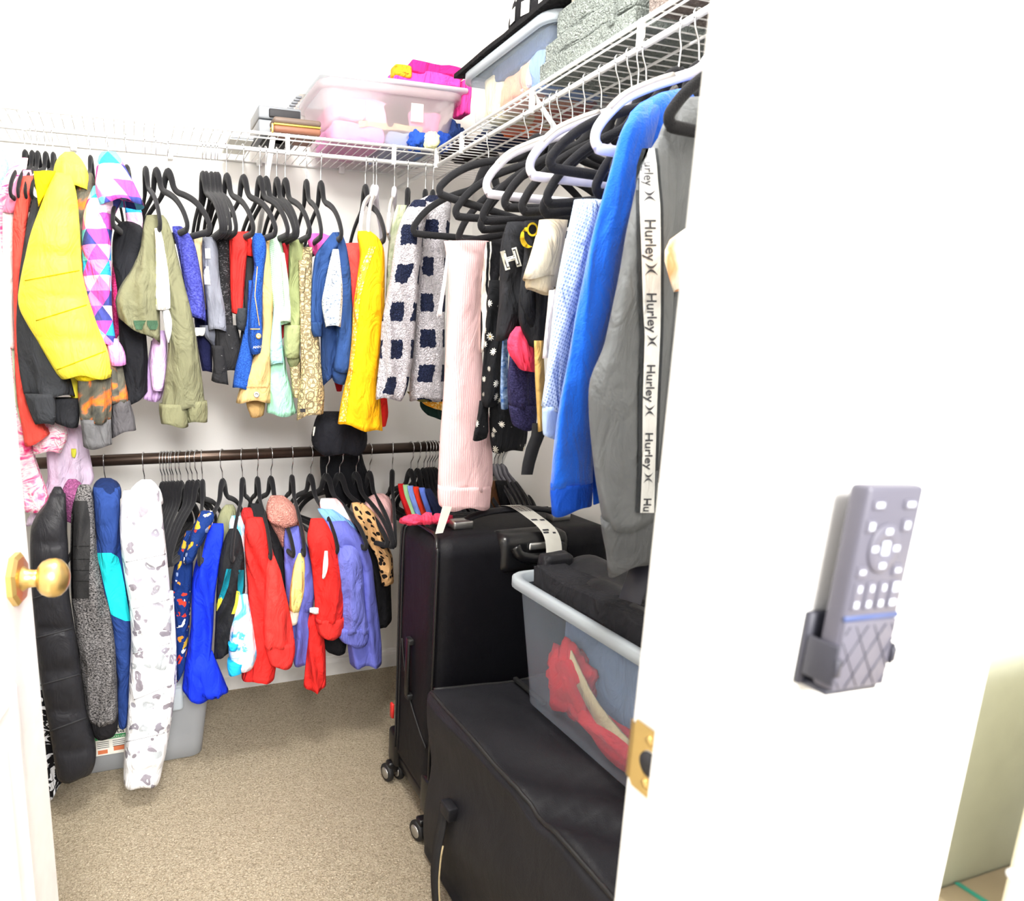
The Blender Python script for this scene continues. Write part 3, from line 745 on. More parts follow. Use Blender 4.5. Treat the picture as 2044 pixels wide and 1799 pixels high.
_, L = G('fleece_jacket', 'pink, blue and white geometric print fleece with hood', 'jacket', 1.77, [
    ('body', 'geopink', '372 186 252, 400 174 244, 430 166 228, 480 163 222, 560 166 222, 620 182 224, 660 192 228, 690 206 234', 0, .05), ('hood', 'geopink', '304 202 232, 314 196 240, 336 192 250, 360 190 264, 385 190 276, 400 196 288, 412 216 270', -.02, .05),
    ('cuff', 'e79adf', '676 212 234, 700 214 250, 724 220 252, 732 224 240', .0, .035), ('hem', 'geopink', '690 246 262, 720 243 292, 745 248 292, 770 250 270', .11, .035), ('lining', 'geopink', '398 246 270, 420 250 284, 450 252 286, 470 256 282', .10, .03)])
YS[0] = .05
G('top', 'black top draped over a hanger bar beside the geometric fleece', 'top', 1.79, [
    ('body', '232428', '443 240 272, 452 230 284, 480 224 290, 520 224 288, 570 232 282, 640 236 290, 720 240 296, 780 246 296, 818 252 270', .02, .05)])
G('sequin_top', 'dark magenta glitter top squeezed behind the olive sweatpants', 'top', 1.815, [('sequin_top', 'magenta', '500 226 246, 560 222 246, 620 224 246, 660 228 248, 684 232 240', 0, .035)])
_, L = G('sweatpants', 'olive green sweatpants folded over a hanger with turned-up cuffs', 'trousers', 1.735, [
    ('leg', OLIVE, '430 300 326, 445 304 338, 500 316 352, 560 328 366, 620 336 382, 700 335 396, 760 330 404, 815 322 410', 0, .045, dict(folds=.010)), ('seat', OLIVE, '430 292 322, 450 286 318, 500 280 318, 540 262 318, 570 240 318, 600 229 319, 640 238 319, 670 262 312, 690 278 292', -.005, .06, dict(folds=.012)),
    ('cuff', '7b7b5e', '806 317 372, 820 317 374, 848 322 376', -.012, .04), ('cuff', '7b7b5e', '800 371 413, 815 372 415, 838 374 414, 846 376 396', -.008, .04)])
decal('drawstring', L[1], '640 266 292, 648 268 286, 658 272 284', '3d5a45', _, 4, 4, .004); decal('drawstring', L[1], '640 293 314, 650 294 316, 658 300 312', '3d5a45', _, 4, 4, .004)
G('plaid_shirt', 'white and pale yellow plaid scrap hanging inside the olive sweatpants', 'shirt', 1.725, [('plaid_shirt', 'plaidyw', '456 308 320, 480 310 326, 540 311 336, 590 309 340, 616 309 340', -.03, .02)])
G('camisole', 'white camisole strap below the plaid scrap', 'camisole', 1.735, [('camisole', 'eff0f4', '612 322 336, 640 326 344, 660 328 344, 684 334 338', -.03, .02)])
G('long_sleeve_shirt', 'lavender long sleeve shirt showing its sleeve beside the olive cuffs', 'shirt', 1.78, [('sleeve', 'e3c1f2', '660 308 334, 690 302 334, 730 298 333, 776 303 326', -.02, .03), ('body', 'dcb6ee', '680 302 330, 730 294 330, 780 287 328, 797 286 320', .03, .035)])
G('tee', 'blue-violet heathered tee folded over a hanger bar', 'T-shirt', 1.755, [('body', 'violet', '452 344 362, 462 344 376, 490 352 390, 540 362 400, 590 370 408, 625 376 412, 646 386 408', 0, .05, dict(folds=.011))])
G('shorts', 'dark navy shorts hanging beneath the blue-violet tee', 'shorts', 1.82, [('shorts', '16193d', '600 384 416, 660 390 420, 700 396 424, 744 404 424', 0, .04)])
G('beige_top', 'thin strip of beige fabric left of the grey tee', 'top', 1.80, [('beige_top', 'e8cfa6', '468 384 404, 510 388 404, 560 394 408, 620 398 412', 0, .03)])
_, L = G('tee', 'slate grey tee with white print and care label', 'T-shirt', 1.77, [('body', '7c7f8a', '474 404 430, 510 403 438, 560 406 442, 610 412 450, 650 416 454, 664 424 450', 0, .045), ('hem', '6a6d78', '650 398 438, 670 404 438, 688 424 436', .02, .03), ('care_label', 'paper', '654 390 410, 666 387 409, 674 390 404', -.012, .006)])
decal('print', L[0], '496 409 419, 516 410 420', 'paper', _, 3, 3, .003); decal('print', L[0], '532 404 416, 568 408 420', 'paper', _, 3, 6, .003)
G('lace_shirt', 'black lace shirt with torn black shorts below', 'shirt', 1.765, [('body', 'lace', '472 436 458, 520 434 460, 600 440 462, 660 448 466, 690 452 466', 0, .035), ('shorts', 'distress', '650 426 474, 690 428 482, 720 440 480, 742 444 476', .02, .04), ('torn_edge', 'distress', '690 422 448, 730 426 452, 756 422 456, 772 440 454', -.005, .025)])
_, L = G('hoodie', 'red hoodie with black lower sleeve beside the blue jeans', 'hoodie', 1.76, [('sleeve', RED, '463 458 490, 480 457 498, 520 458 492, 570 459 488, 612 462 484, 628 466 480', 0, .045), ('body', RED, '463 474 498, 490 480 506, 510 488 508', .01, .04), ('lower_body', '2c2e31', '500 490 508, 560 488 508, 640 484 504, 700 476 498, 742 470 490', .02, .04), ('cuff', '2f3236', '616 472 494, 640 470 494, 660 474 490', -.01, .03)])
_, L = G('jeans', 'dark blue denim jeans with copper button and frayed waistband', 'jeans', 1.735, [('hip', 'denim', '466 506 522, 480 502 532, 510 504 532, 532 508 528, 580 500 524, 640 496 524, 680 494 524, 704 500 522', 0, .045), ('leg', 'denim', '560 496 520, 640 492 516, 700 478 506, 740 468 504, 776 464 502', .015, .045, dict(folds=.009))])
decal('stitching', L[0], '532 513 514.5, 590 508 509.5, 650 517 518.5', 'e0a860', _, 1, 16, .003); decal('stitching', L[0], '656 494 524, 658 494 524', 'e0a860', _, 6, 1, .003)
b = onto(L[0], 516, 671, .001, 1.69); mk('button', *lathe([(0, .007), (.002, .008), (.004, .006), (.003, .003)], b, (-.2, -1, 0), 16), simple('copper', 'e0b070', .35, .8), _)
def px_text(name, s, o, x, y, size, mat, parent, ang=0.0, off=.003, Y=None, bold=0.0):
    ca, sa = math.cos(ang), math.sin(ang)
    def fn(u, v):
        p = onto(o, x + size * (u * ca - v * sa), y - size * (v * ca + u * sa), off, Y)
        return p if p is not None else np.array(PY(x, y, Y or 1.7))
    return text_on(name, s, fn, mat, parent, bold)
px_text('lettering', 'ANNE', L[0], 505, 696, 7.5, 'paper', _, .08, .004, 1.69)
_, L = G('trousers', 'khaki tan trousers with buttoned waistband hanging lowest', 'trousers', 1.755, [('leg', 'cfae76', '478 526 540, 520 524 546, 600 522 546, 660 524 544, 700 510 541, 740 494 541, 780 476 541, 800 471 541', 0, .05, dict(folds=.009)), ('pocket', 'c9a56c', '796 490 530, 815 493 529, 829 500 526', .02, .03)])
b = onto(L[0], 512, 788, .001, 1.7); mk('button', *lathe([(0, .008), (.002, .0085), (.004, .007), (.002, .004)], b, (-.2, -1, 0), 16), 'silver', _)
decal('waistband', L[0], '772 476 541, 774 476 541', 'a98a58', _, 8, 1, .002)
G('lace_dress', 'mint green dress with cream crochet lace edge and pleated skirt', 'dress', 1.75, [('bodice', 'mintlace', '470 540 558, 500 536 566, 560 540 572, 620 546 576, 646 552 580', 0, .04), ('lace_edge', 'whitelace', '505 560 568, 560 564 576, 610 568 580, 634 560 581, 648 566 576', -.03, .02), ('slip', 'a9dde4', '600 548 560, 660 542 562, 700 538 564, 728 540 566', -.01, .03), ('skirt', '9fd8bd', '690 540 566, 740 536 572, 780 534 582, 815 532 592, 829 540 580', .02, .045, dict(folds=.012, lam=.035))])
G('crimson_top', 'small crimson top behind the sage green tee', 'top', 1.795, [('crimson_top', 'd8323c', '483 562 578, 520 564 588, 580 566 590, 640 560 586, 684 562 574', 0, .03)])
G('tee', 'sage green tee with layered ruffled hem', 'T-shirt', 1.755, [('body', '8f9869', '479 578 604, 500 576 608, 560 576 606, 620 572 602, 660 568 600', 0, .045), ('hem', '99a273', '650 567 600, 680 566 600, 712 568 598', -.012, .04), ('ruffle', '8b9169', '706 572 598, 722 573 600, 730 578 594', .0, .03, dict(folds=.012, lam=.02))])
_, L = G('shirt', 'cream shirt with dense black bandana print', 'shirt', 1.745, [('body', 'bandana', '494 604 624, 560 601 622, 620 600 626, 670 600 636, 740 602 643, 790 594 648, 820 592 646, 836 600 628', 0, .05, dict(folds=.010)), ('placket', 'bandana', '520 596 612, 600 598 608, 700 600 607, 780 602 606', -.02, .02), ('sleeve', 'bandana', '716 576 600, 750 580 602, 790 584 604', .01, .03)])
decal('label_patch', L[0], '816 599 610, 823 599 610', 'ink', _, 2, 2)
G('magenta_top', 'hot pink top glimpsed either side of the navy hoodie', 'top', 1.79, [('magenta_top', 'ff5fb4', '467 616 648, 485 612 690, 530 640 704, 580 660 708, 600 690 706', 0, .03)])
_, L = G('hoodie', 'navy blue hoodie folded over a hanger bar', 'hoodie', 1.725, [('sleeve', '2c4a80', '464 664 682, 480 650 688, 510 628 664, 560 622 652, 620 620 646, 650 620 644', 0, .05), ('cuff', '2a4676', '644 621 644, 660 620 643, 676 628 642', -.005, .035), ('sleeve', '2c4a80', '464 668 682, 490 672 692, 540 676 700, 620 672 704, 700 668 704, 740 664 702', -.005, .05), ('cuff', '304e86', '735 663 696, 755 662 692, 764 668 688', -.005, .035), ('body', '243d6c', '560 640 676, 640 640 680, 700 640 684, 740 642 682, 774 646 668', .02, .045)])
G('lettered_top', 'white top printed all over with small grey lettering', 'top', 1.71, [('lettered_top', 'lettered', '498 664 676, 530 656 680, 570 648 684, 605 641 684, 630 650 680, 660 660 670', -.03, .03)])
G('maroon_top', 'sliver of maroon top under the navy hoodie hem', 'top', 1.77, [('maroon_top', '9a1420', '700 664 692, 755 664 688, 778 672 682', 0, .02)])
G('tee', 'red speckled ruffle tee behind the mustard tunic', 'T-shirt', 1.775, [('body', 'f04a44', '486 690 722, 500 686 734, 540 690 730, 600 696 726, 700 700 720', 0, .04, dict(folds=.010, lam=.03))])
_, L = G('tunic', 'mustard yellow pleated tunic with gold embroidered border', 'tunic', 1.70, [('body', 'mustard', '462 714 740, 480 712 762, 500 720 768, 560 712 768, 620 704 768, 680 702 764, 745 694 756, 800 682 760, 842 674 764, 862 700 762', 0, .055, dict(folds=.010, lam=.04)), ('lining', 'e02820', '790 752 772, 830 756 776, 848 760 770', .05, .02)])
decal('gold_border', L[0], '492 738 750, 540 718 732, 600 706 718, 680 703 711, 745 695 703, 800 684 694, 842 676 690', 'goldtrim', _, 4, 40, .0035)
YS[0] = 0
G('camo_shirt', 'faded camouflage shirt edge left of the checked fleece', 'shirt', 1.80, [('camo_shirt', 'camo', '410 792 812, 440 782 806, 500 774 800, 580 770 794, 700 766 784', 0, .035)])
_, L = G('fleece_jacket', 'white sherpa fleece jacket with navy blue checks', 'jacket', 1.70, [('body', 'sherpa', '392 852 898, 404 828 902, 420 822 900, 470 824 896, 560 826 890, 650 828 888, 740 820 887, 780 816 887, 797 818 886', .04, .055), ('sleeve', 'sherpa', '400 826 850, 415 812 858, 440 800 850, 480 789 844, 560 778 836, 640 762 830, 720 757 824, 780 750 812, 796 750 802', -.03, .055)])
G('green_skirt', 'dark green skirt hem with gold trim below the checked fleece', 'skirt', 1.80, [('skirt', '15302a', '800 838 884, 815 838 884, 834 860 884', 0, .03), ('gold_trim', 'goldtrim', '802 842 884, 808 846 884, 820 878 884', -.035, .004), ('olive_band', '7d7b45', '782 812 884, 798 826 884', -.01, .03)])

# ------------------------------------------------------------------ clothes on the right bar
G('trousers', 'pale pink ribbed lounge trousers, long and banded at the hem', 'trousers', 1.44, [
    ('leg', 'pinkrib', '482 886 976, 500 890 972, 560 896 962, 640 892 960, 717 889 962, 800 884 972, 873 878 982, 960 874 984, 972 874 982', 0, .05, dict(folds=.008, lam=.07)), ('hem_band', 'pinkrib', '966 874 981, 985 873 980, 1009 876 978', -.005, .05, dict(folds=.002)), ('drawstring', 'fff2f0', '500 892 897, 560 884 892, 620 874 882, 634 872 882', -.05, .004)])
G('track_pants', 'black track pants with cream side stripes', 'trousers', 1.40, [('track_pants', 'trackstripe', '484 962 1012, 540 960 1010, 600 958 1006, 660 957 1000, 702 957 996', .04, .045)])
G('dress', 'black dress printed with white daisies', 'dress', 1.36, [('body', 'daisy', '560 976 1010, 640 970 1006, 700 966 1002, 760 961 1002, 806 960 1002', 0, .045), ('skirt', 'daisy', '800 978 1040, 830 976 1054, 880 978 1053, 897 982 1046', .01, .05), ('sleeve', 'daisy', '800 957 976, 840 952 974, 862 946 976, 874 944 972', -.01, .03)])
_, L = G('tee', 'black tee with white varsity letter patch', 'T-shirt', 1.25, [('sleeve', '26272b', '444 1012 1054, 480 1000 1058, 540 997 1060, 600 997 1057, 640 992 1054, 664 990 1046, 680 992 1020', 0, .05), ('body', '1d1e22', '444 1040 1062, 560 1034 1066, 640 1030 1070', .04, .04)])
px_text('letter_patch', 'H', L[0], 1007, 538, 50, 'paper', _, .28, .004, 1.2, .05); px_text('letter_outline', 'H', L[0], 1008.6, 535.2, 44.5, 'ink', _, .28, .005, 1.2, .02); px_text('letter_face', 'H', L[0], 1009.8, 533.8, 40.5, 'paper', _, .28, .006, 1.2, -.005)
_, L = G('tee', 'black tee with round yellow emblem', 'T-shirt', 1.19, [('body', '232428', '442 1046 1078, 500 1047 1080, 570 1038 1100, 620 1034 1104, 660 1036 1106, 680 1052 1106, 710 1068 1106, 727 1074 1100', 0, .05), ('sleeve', '1f2024', '560 1040 1076, 610 1034 1074, 650 1052 1078', -.02, .035)])
def ring_on(o, cx, cy, r0, r1, a0, a1, mat, parent, sx=1.0, n=24, name='emblem', Y=1.1):
    V, Fc = [], []
    for i in range(n + 1):
        th = a0 + (a1 - a0) * i / n; k = math.sin(math.pi * i / n) if abs(a1 - a0) < 6 else 1
        for r in (r0 * (1 - .0) , r0 + (r1 - r0) * max(k, .1)):
            V.append(onto(o, cx + sx * r * math.cos(th), cy - r * math.sin(th), .004, Y))
    for i in range(n): Fc.append((2 * i, 2 * i + 1, 2 * i + 3, 2 * i + 2))
    return mk(name, V, Fc, mat, parent)
ring_on(L[0], 1063, 458, 10, 14, 0, 6.2832, 'e9c92c', _, .8); ring_on(L[0], 1064, 468, 24, 36, 2.6, 4.6, 'e9c92c', _, .75); ring_on(L[0], 1050, 458, 0, 5, 0, 6.2832, 'e9c92c', _, .8, 5)
G('tee', 'beige cotton tee with stacked short sleeves', 'T-shirt', 1.12, [('body', 'eadbbd', '440 1076 1134, 480 1070 1128, 530 1058 1118, 570 1052 1110', 0, .045), ('sleeve', 'f0e1c4', '470 1070 1104, 520 1056 1104, 556 1043 1106', -.03, .035), ('sleeve', 'e6d6b6', '520 1060 1106, 566 1046 1108, 582 1050 1104', -.015, .035)])
G('denim_skirt', 'dark indigo denim skirt with stitched hem band', 'skirt', 1.22, [('body', 'darkdenim', '700 1018 1066, 760 1012 1070, 806 1014 1072, 812 1016 1072', 0, .04), ('hem_band', 'darkdenim', '808 1015 1072, 830 1018 1072, 852 1024 1070', -.004, .04)])
G('jeans', 'washed light blue jeans edge beside the indigo skirt', 'jeans', 1.30, [('jeans', 'washdenim', '660 1004 1018, 720 1000 1014, 790 998 1014, 812 1000 1014', 0, .03)])
G('knit_top', 'bright coral pink gathered top', 'top', 1.185, [('body', 'fb4668', '652 1030 1068, 672 1012 1069, 700 1010 1069, 728 1034 1069, 749 1048 1066', 0, .026, dict(folds=.022, lam=.022))])
G('strap_top', 'thin white strap top behind the mesh sleeve', 'top', 1.06, [('strap_top', 'f7eef2', '580 1096 1112, 660 1088 1104, 720 1082 1100', 0, .02)])
G('yellow_skirt', 'mustard skirt sliver between indigo skirt and mesh top', 'skirt', 1.12, [('yellow_skirt', 'd9b168', '680 1066 1084, 760 1068 1088, 860 1074 1092', 0, .025)])
G('mesh_top', 'pale blue open mesh top with solid cuff', 'top', 1.0, [('sleeve', 'meshblue', '400 1146 1204, 450 1136 1196, 520 1120 1184, 600 1106 1166, 680 1098 1148, 760 1088 1132, 815 1080 1124', 0, .05, dict(folds=.004)), ('cuff', 'c2d8f6', '810 1082 1120, 840 1082 1119, 872 1084 1117', -.003, .04)])
_, L = G('sweatshirt', 'royal blue fleece sweatshirt with ribbed cuffs', 'sweatshirt', .90, [
    ('sleeve', 'bluefleece', '204 1286 1330, 226 1262 1322, 255 1240 1312, 330 1222 1290, 411 1198 1272, 490 1177 1248, 560 1164 1234, 620 1150 1224, 700 1138 1204, 800 1117 1184, 880 1106 1184, 967 1099 1184', 0, .042, dict(folds=.008, sq=3.2)),
    ('shoulder', 'bluefleece', '176 1372 1410, 186 1330 1410, 200 1282 1410, 222 1258 1400, 260 1244 1380, 320 1262 1330, 400 1262 1280', .02, .05), ('body', 'bluefleece', '215 1320 1430, 260 1300 1430, 400 1270 1420, 600 1236 1400, 760 1206 1376, 860 1196 1350', .07, .05), ('cuff', '1a55cf', '960 1099 1184, 985 1098 1183, 1006 1102 1181, 1020 1106 1150', -.003, .045), ('sleeve', '1350c4', '820 1176 1200, 900 1180 1202, 1006 1184 1200', .03, .035)])
JY = .80
_, L = G('track_jacket', 'grey track jacket with white brand tape down the sleeve', 'jacket', JY, [
    ('sleeve', 'greytrack', '262 1322 1352, 300 1298 1350, 340 1276 1352, 411 1262 1352, 463 1250 1350, 550 1236 1346, 620 1221 1344, 700 1204 1338, 740 1182 1334, 767 1174 1330, 840 1176 1324, 933 1186 1314, 1040 1202 1308', 0, .055, dict(folds=.009, lam=.07)),
    ('shoulder', 'greytrack', '196 1376 1420, 210 1350 1420, 235 1330 1420, 262 1318 1412, 300 1306 1400, 420 1310 1390, 560 1312 1380', .02, .05), ('body', 'greytrack', '240 1350 1500, 300 1330 1500, 463 1326 1490, 620 1318 1470, 760 1310 1450, 900 1300 1430, 960 1300 1420', .05, .06),
    ('cuff', '5f6163', '1030 1199 1309, 1050 1200 1308, 1080 1206 1306, 1112 1216 1302, 1126 1220 1262, 1141 1226 1242', -.004, .05, dict(folds=.005))])
TAPE = '296 1290 1306, 330 1279 1311, 359 1277 1313, 411 1277 1318, 490 1280 1319, 620 1284 1319, 667 1287 1318, 800 1283 1312, 933 1282 1308, 1024 1278 1306'
tr = parse(TAPE)
decal('dark_edge', L[0], ','.join('%g %g %g' % (r[0], r[1] - 8, r[2] + 6) for r in tr), '3a3d40', _, 8, 60, .004, JY)
tape = decal('white_tape', L[0], TAPE, 'f4f5f3', _, 8, 60, .0055, JY)
def on_tape(y0, y1, wtext):
    def fn(u, v):
        py = y0 + u * (y1 - y0) / wtext; a, b = np.interp(py, tr[:, 0], tr[:, 1]), np.interp(py, tr[:, 0], tr[:, 2])
        return onto(L[0], a + (b - a) * (.22 + v * .80), py, .0075, JY)
    return fn
D('inkgrey', lambda: simple('charcoal_print', '3b3c44', .7))
for y0, y1, s_ in ((322, 371, 'urley'), (437, 521, 'Hurley'), (584, 664, 'Hurley'), (727, 803, 'Hurley'), (863, 938, 'Hurley'), (994, 1021, 'Hu')):
    text_on('lettering', s_, on_tape(y0, y1, max(x for x, y in text_polys(s_)[0])), 'inkgrey', _, .012)
for yc, hgt in ((391, 16), (537, 16), (681, 15), (820, 14.5), (954, 13)):
    for sgn in (-1, 1):                                  # the pair of facing crescents
        V, Fc = [], []
        for i in range(13):
            q = i / 12; wv = math.sin(math.pi * q)
            for k in (0, 1):
                py = yc + sgn * (hgt * .85 - hgt * .5 * wv - (hgt * .32 * wv if k else 0)) + 0
                a, b = np.interp(py, tr[:, 0], tr[:, 1]), np.interp(py, tr[:, 0], tr[:, 2])
                V.append(onto(L[0], a + (b - a) * (.14 + .72 * q), py, .0075, JY))
        for i in range(12): Fc.append((2 * i, 2 * i + 1, 2 * i + 3, 2 * i + 2))
        mk('crescent', V, Fc, 'inkgrey', _)
mk('hang_tag', *merge([rbox(0, 0.0012, -.018, .018, -.085, 0, .0004, 1)]), simple('navy_card', '20202c', .5), _, local=True)
o = bpy.data.objects['hang_tag']; p = PY(1292, 1100, .80); o.location = Vector(p) - Vector(_.location); o.rotation_euler = (0, math.radians(28), math.radians(20))
G('printed_blouse', 'cream blouse with orange leaf print at the door jamb', 'blouse', .72, [('printed_blouse', 'tropical', '458 1366 1392, 475 1340 1392, 490 1318 1390, 520 1326 1388, 560 1344 1384, 592 1352 1380', 0, .025)])
V, Fc = [], []
pts = [(1076, 845, 12), (1074, 870, 13), (1064, 895, 13), (1056, 925, 12), (1052, 948, 11)]
for (x, y, h_) in pts:
    for s in (-1, 1):
        q = PY(x + s * h_, y, 1.12); V += [q, q + np.array([0, .002, 0])]
for i in range(4):
    k = 4 * i
    Fc += [(k, k + 2, k + 6, k + 4), (k + 1, k + 5, k + 7, k + 3), (k, k + 4, k + 5, k + 1), (k + 2, k + 3, k + 7, k + 6)]
tag(mk('belt', V, Fc, 'webbing', None), 'black woven belt end dangling below the mustard skirt', 'belt')

# ------------------------------------------------------------------ clothes on the bronze rod
_, L = G('puffer_coat', 'long black quilted puffer coat beside the door knob', 'coat', 1.72, [('body', 'blackpuff', '985 100 131, 1010 92 133, 1040 62 130, 1070 60 136, 1110 60 136, 1170 62 136, 1210 64 142, 1277 70 153, 1353 80 164, 1430 95 175, 1480 104 192, 1500 106 194, 1525 112 184, 1541 120 158', 0, .075, dict(quilt=.112, puff=.012, sq=3.6)), ('collar', 'blackpuff', '972 108 122, 985 100 130, 1010 94 132, 1036 96 134, 1060 84 134', .01, .05)])
for q in (((66, 1196), (134, 1170)), ((72, 1274), (150, 1253)), ((82, 1368), (162, 1345)), ((100, 1460), (174, 1432))): line_on('seam', L[0], q, .0022, 'ink', _)
G('painted_shirt', 'black shirt with white paint strokes peeking beside the black puffer hem', 'shirt', 1.78, [('painted_shirt', 'bwpaint', '1380 70 110, 1440 78 116, 1500 86 128, 1545 92 142, 1575 96 120, 1592 98 106', 0, .03)])
G('tulle_dress', 'sheer lavender tulle dress with sequin flower behind the tie-dye robe', 'dress', 1.90, [('skirt', 'tulle', '850 90 166, 900 92 178, 960 96 190, 1020 50 110, 1045 52 84', 0, .03), ('sequin_flower', 'd8d84a', '896 142 152, 906 142 153, 914 144 150', -.035, .006)])
G('dotted_top', 'light grey top with black dashes behind the rod', 'top', 1.93, [('dotted_top', 'dotgrey', '890 98 134, 930 97 136, 980 100 136, 1000 104 130', .03, .03)])
_, L = G('cardigan', 'heathered charcoal cardigan with black quilted front panel', 'cardigan', 1.74, [('body', 'heathergrey', '968 158 178, 985 150 186, 1020 142 188, 1113 140 196, 1195 142 220, 1277 153 230, 1350 162 233, 1404 169 235, 1425 174 236', 0, .055), ('hem_band', '222124', '1415 174 236, 1440 178 236, 1458 184 232', -.003, .05)])
decal('quilted_panel', L[0], '1000 148 174, 1040 140 180, 1100 138 180, 1150 138 178, 1195 140 178', 'quiltblack', _, 10, 24, .006)
for py in (1090, 1116, 1138, 1160): decal('seam', L[0], '%g 140 178, %g 140 178' % (py, py + 1.2), '0f0f10', _, 6, 1, .0075)
G('scarf', 'mauve fleece scarf tucked between puffer coat and cardigan', 'scarf', 1.78, [('scarf', 'mauve', '957 136 152, 968 128 168, 985 122 166, 1010 122 160, 1030 130 152, 1046 136 146', -.01, .045)])
_, L = G('jacket', 'navy rain jacket with bright turquoise panel', 'jacket', 1.745, [('body', '26407e', '972 186 240, 990 186 240, 1020 188 240, 1060 190 242, 1104 191 244, 1160 200 252, 1242 222 262, 1353 234 260, 1420 235 256, 1451 237 253', 0, .055), ('hood', '152752', '955 200 222, 962 190 236, 975 184 243, 995 184 242', .02, .055)])
decal('turquoise_panel', L[0], '1104 192 222, 1112 194 236, 1130 199 241, 1170 208 249, 1200 215 254, 1228 222 259, 1240 250 261', '1fd0d8', _, 12, 40, .004)
_, L = G('puffer_coat', 'white reflective puffer coat with grey leopard spots', 'coat', 1.72, [('body', 'leopwhite', '980 246 318, 1000 242 322, 1043 238 326, 1113 243 334, 1207 259 342, 1277 262 346, 1353 258 352, 1430 255 342, 1507 246 329, 1540 246 318, 1552 250 292', 0, .075, dict(quilt=.096, puff=.02, sq=3.2)), ('sleeve', 'leopwhite', '1180 316 346, 1280 326 352, 1360 334 354, 1420 332 346, 1440 330 338', -.02, .04, dict(quilt=.09, puff=.012)), ('hood', 'leopwhite', '958 282 302, 966 270 312, 980 258 322, 1000 252 326', .03, .055)])
for q in (((252, 1122), (330, 1106)), ((266, 1215), (338, 1196)), ((266, 1305), (338, 1284)), ((268, 1397), (335, 1369)), ((252, 1481), (328, 1463))): line_on('seam', L[0], q, .0016, 'b9bac0', _)
YS[0] = .085
G('food_shirt', 'navy shirt printed with colourful burgers and tacos', 'shirt', 1.70, [('body', 'food', '1060 372 400, 1110 352 386, 1160 342 384, 1247 346 378, 1310 350 374, 1362 354 366', .03, .045, dict(folds=.010, lam=.03)), ('sleeve', 'food', '1020 402 424, 1034 394 430, 1060 382 416, 1090 372 400, 1116 364 388', -.03, .045)])
G('sport_shirt', 'bright royal blue sports shirt with twisted sleeve', 'shirt', 1.71, [('body', 'royal', '1046 420 446, 1070 410 448, 1110 394 440, 1150 384 434, 1196 382 428, 1247 382 426, 1323 370 420, 1374 364 420, 1390 388 410', 0, .05), ('sleeve', 'royal', '1300 380 424, 1340 372 440, 1368 370 456, 1380 400 452, 1390 404 424', -.02, .04)])
G('olive_top', 'olive green collar standing behind the blue sports shirt', 'top', 1.80, [('olive_top', '8a8c6c', '1008 450 466, 1018 440 472, 1040 432 474, 1070 430 470, 1110 440 466', 0, .035)])
_, L = G('track_jacket', 'black track jacket with teal and yellow sleeve stripes', 'jacket', 1.705, [('sleeve', '222326', '1056 458 474, 1070 450 482, 1110 438 488, 1180 432 490, 1240 430 472, 1290 426 462, 1316 422 438', 0, .05)])
decal('teal_stripe', L[0], '1136 452 462, 1170 444 456, 1196 436 446', '0f7f94', _, 4, 12); decal('teal_stripe', L[0], '1138 476 487, 1170 474 486, 1196 476 482', '0f7f94', _, 4, 12)
decal('yellow_stripe', L[0], '1192 437 446, 1206 433 441, 1220 432 433', 'e8dd3c', _, 4, 8); decal('yellow_stripe', L[0], '1180 472 480, 1205 469 476, 1226 462 468', 'e8dd3c', _, 4, 8)
G('tie_dye_shirt', 'sky blue and white tie-dye shirt with blue cuffs', 'shirt', 1.672, [('body', 'bluetie', '1030 462 484, 1045 456 490, 1100 462 494, 1196 474 496, 1240 476 500', .075, .04), ('sleeve', 'bluetie', '1186 478 494, 1215 470 499, 1247 460 506, 1300 455 515, 1322 462 508', 0, .045), ('cuff', '24b4ea', '1318 454 490, 1330 453 486, 1341 456 484', -.03, .03), ('cuff', '24b4ea', '1310 470 500, 1330 472 492', -.02, .035), ('cuff', '24b4ea', '1284 455 476, 1298 458 472', -.04, .02)])
G('sweatshirt', 'red sweatshirt with ribbed cuff, left of the pink fleece hood', 'sweatshirt', 1.69, [('body', RED, '1034 490 524, 1060 488 532, 1091 488 542, 1140 492 556, 1200 496 560, 1260 496 556, 1320 490 552, 1346 482 548', .01, .05), ('sleeve', 'f4403a', '1110 534 548, 1140 530 560, 1200 527 574, 1250 527 584, 1284 528 588', -.035, .045), ('cuff', 'f33a36', '1278 527 588, 1300 532 590, 1322 538 584', -.038, .04), ('hood', 'b32a2a', '1014 486 504, 1024 480 510, 1045 484 514', .06, .045)])
G('quilted_jacket', 'black quilted jacket sleeve between red sweatshirt and pink hood', 'jacket', 1.735, [('quilted_jacket', '202124', '1006 500 520, 1030 500 536, 1070 510 560, 1120 530 572, 1180 548 574, 1260 556 578', .02, .045)])
G('fleece_hoodie', 'salmon pink fleece with folded hood', 'hoodie', 1.735, [('body', 'furpink', '990 540 566, 1004 532 584, 1030 530 598, 1060 548 608, 1100 568 612, 1160 580 612', .03, .055), ('hood', 'furpink', '994 542 562, 1010 532 588, 1036 534 596, 1046 560 598', -.01, .05)])
G('tee', 'periwinkle blue tee framing the pale yellow print', 'T-shirt', 1.71, [('body', 'periwinkle', '1050 570 596, 1075 566 606, 1127 567 630, 1180 570 628, 1222 574 618, 1270 584 626, 1320 586 622', 0, .045), ('sleeve', '5d63b4', '1130 612 632, 1180 608 630, 1214 606 624', -.02, .03)])
G('tee', 'pale yellow tee with small blue motifs', 'T-shirt', 1.68, [('body', 'paleyellow', '1104 596 606, 1126 586 610, 1180 578 608, 1216 577 598', -.01, .03), ('hem', 'f2efda', '1212 578 598, 1230 578 596, 1242 580 594', -.01, .025)])
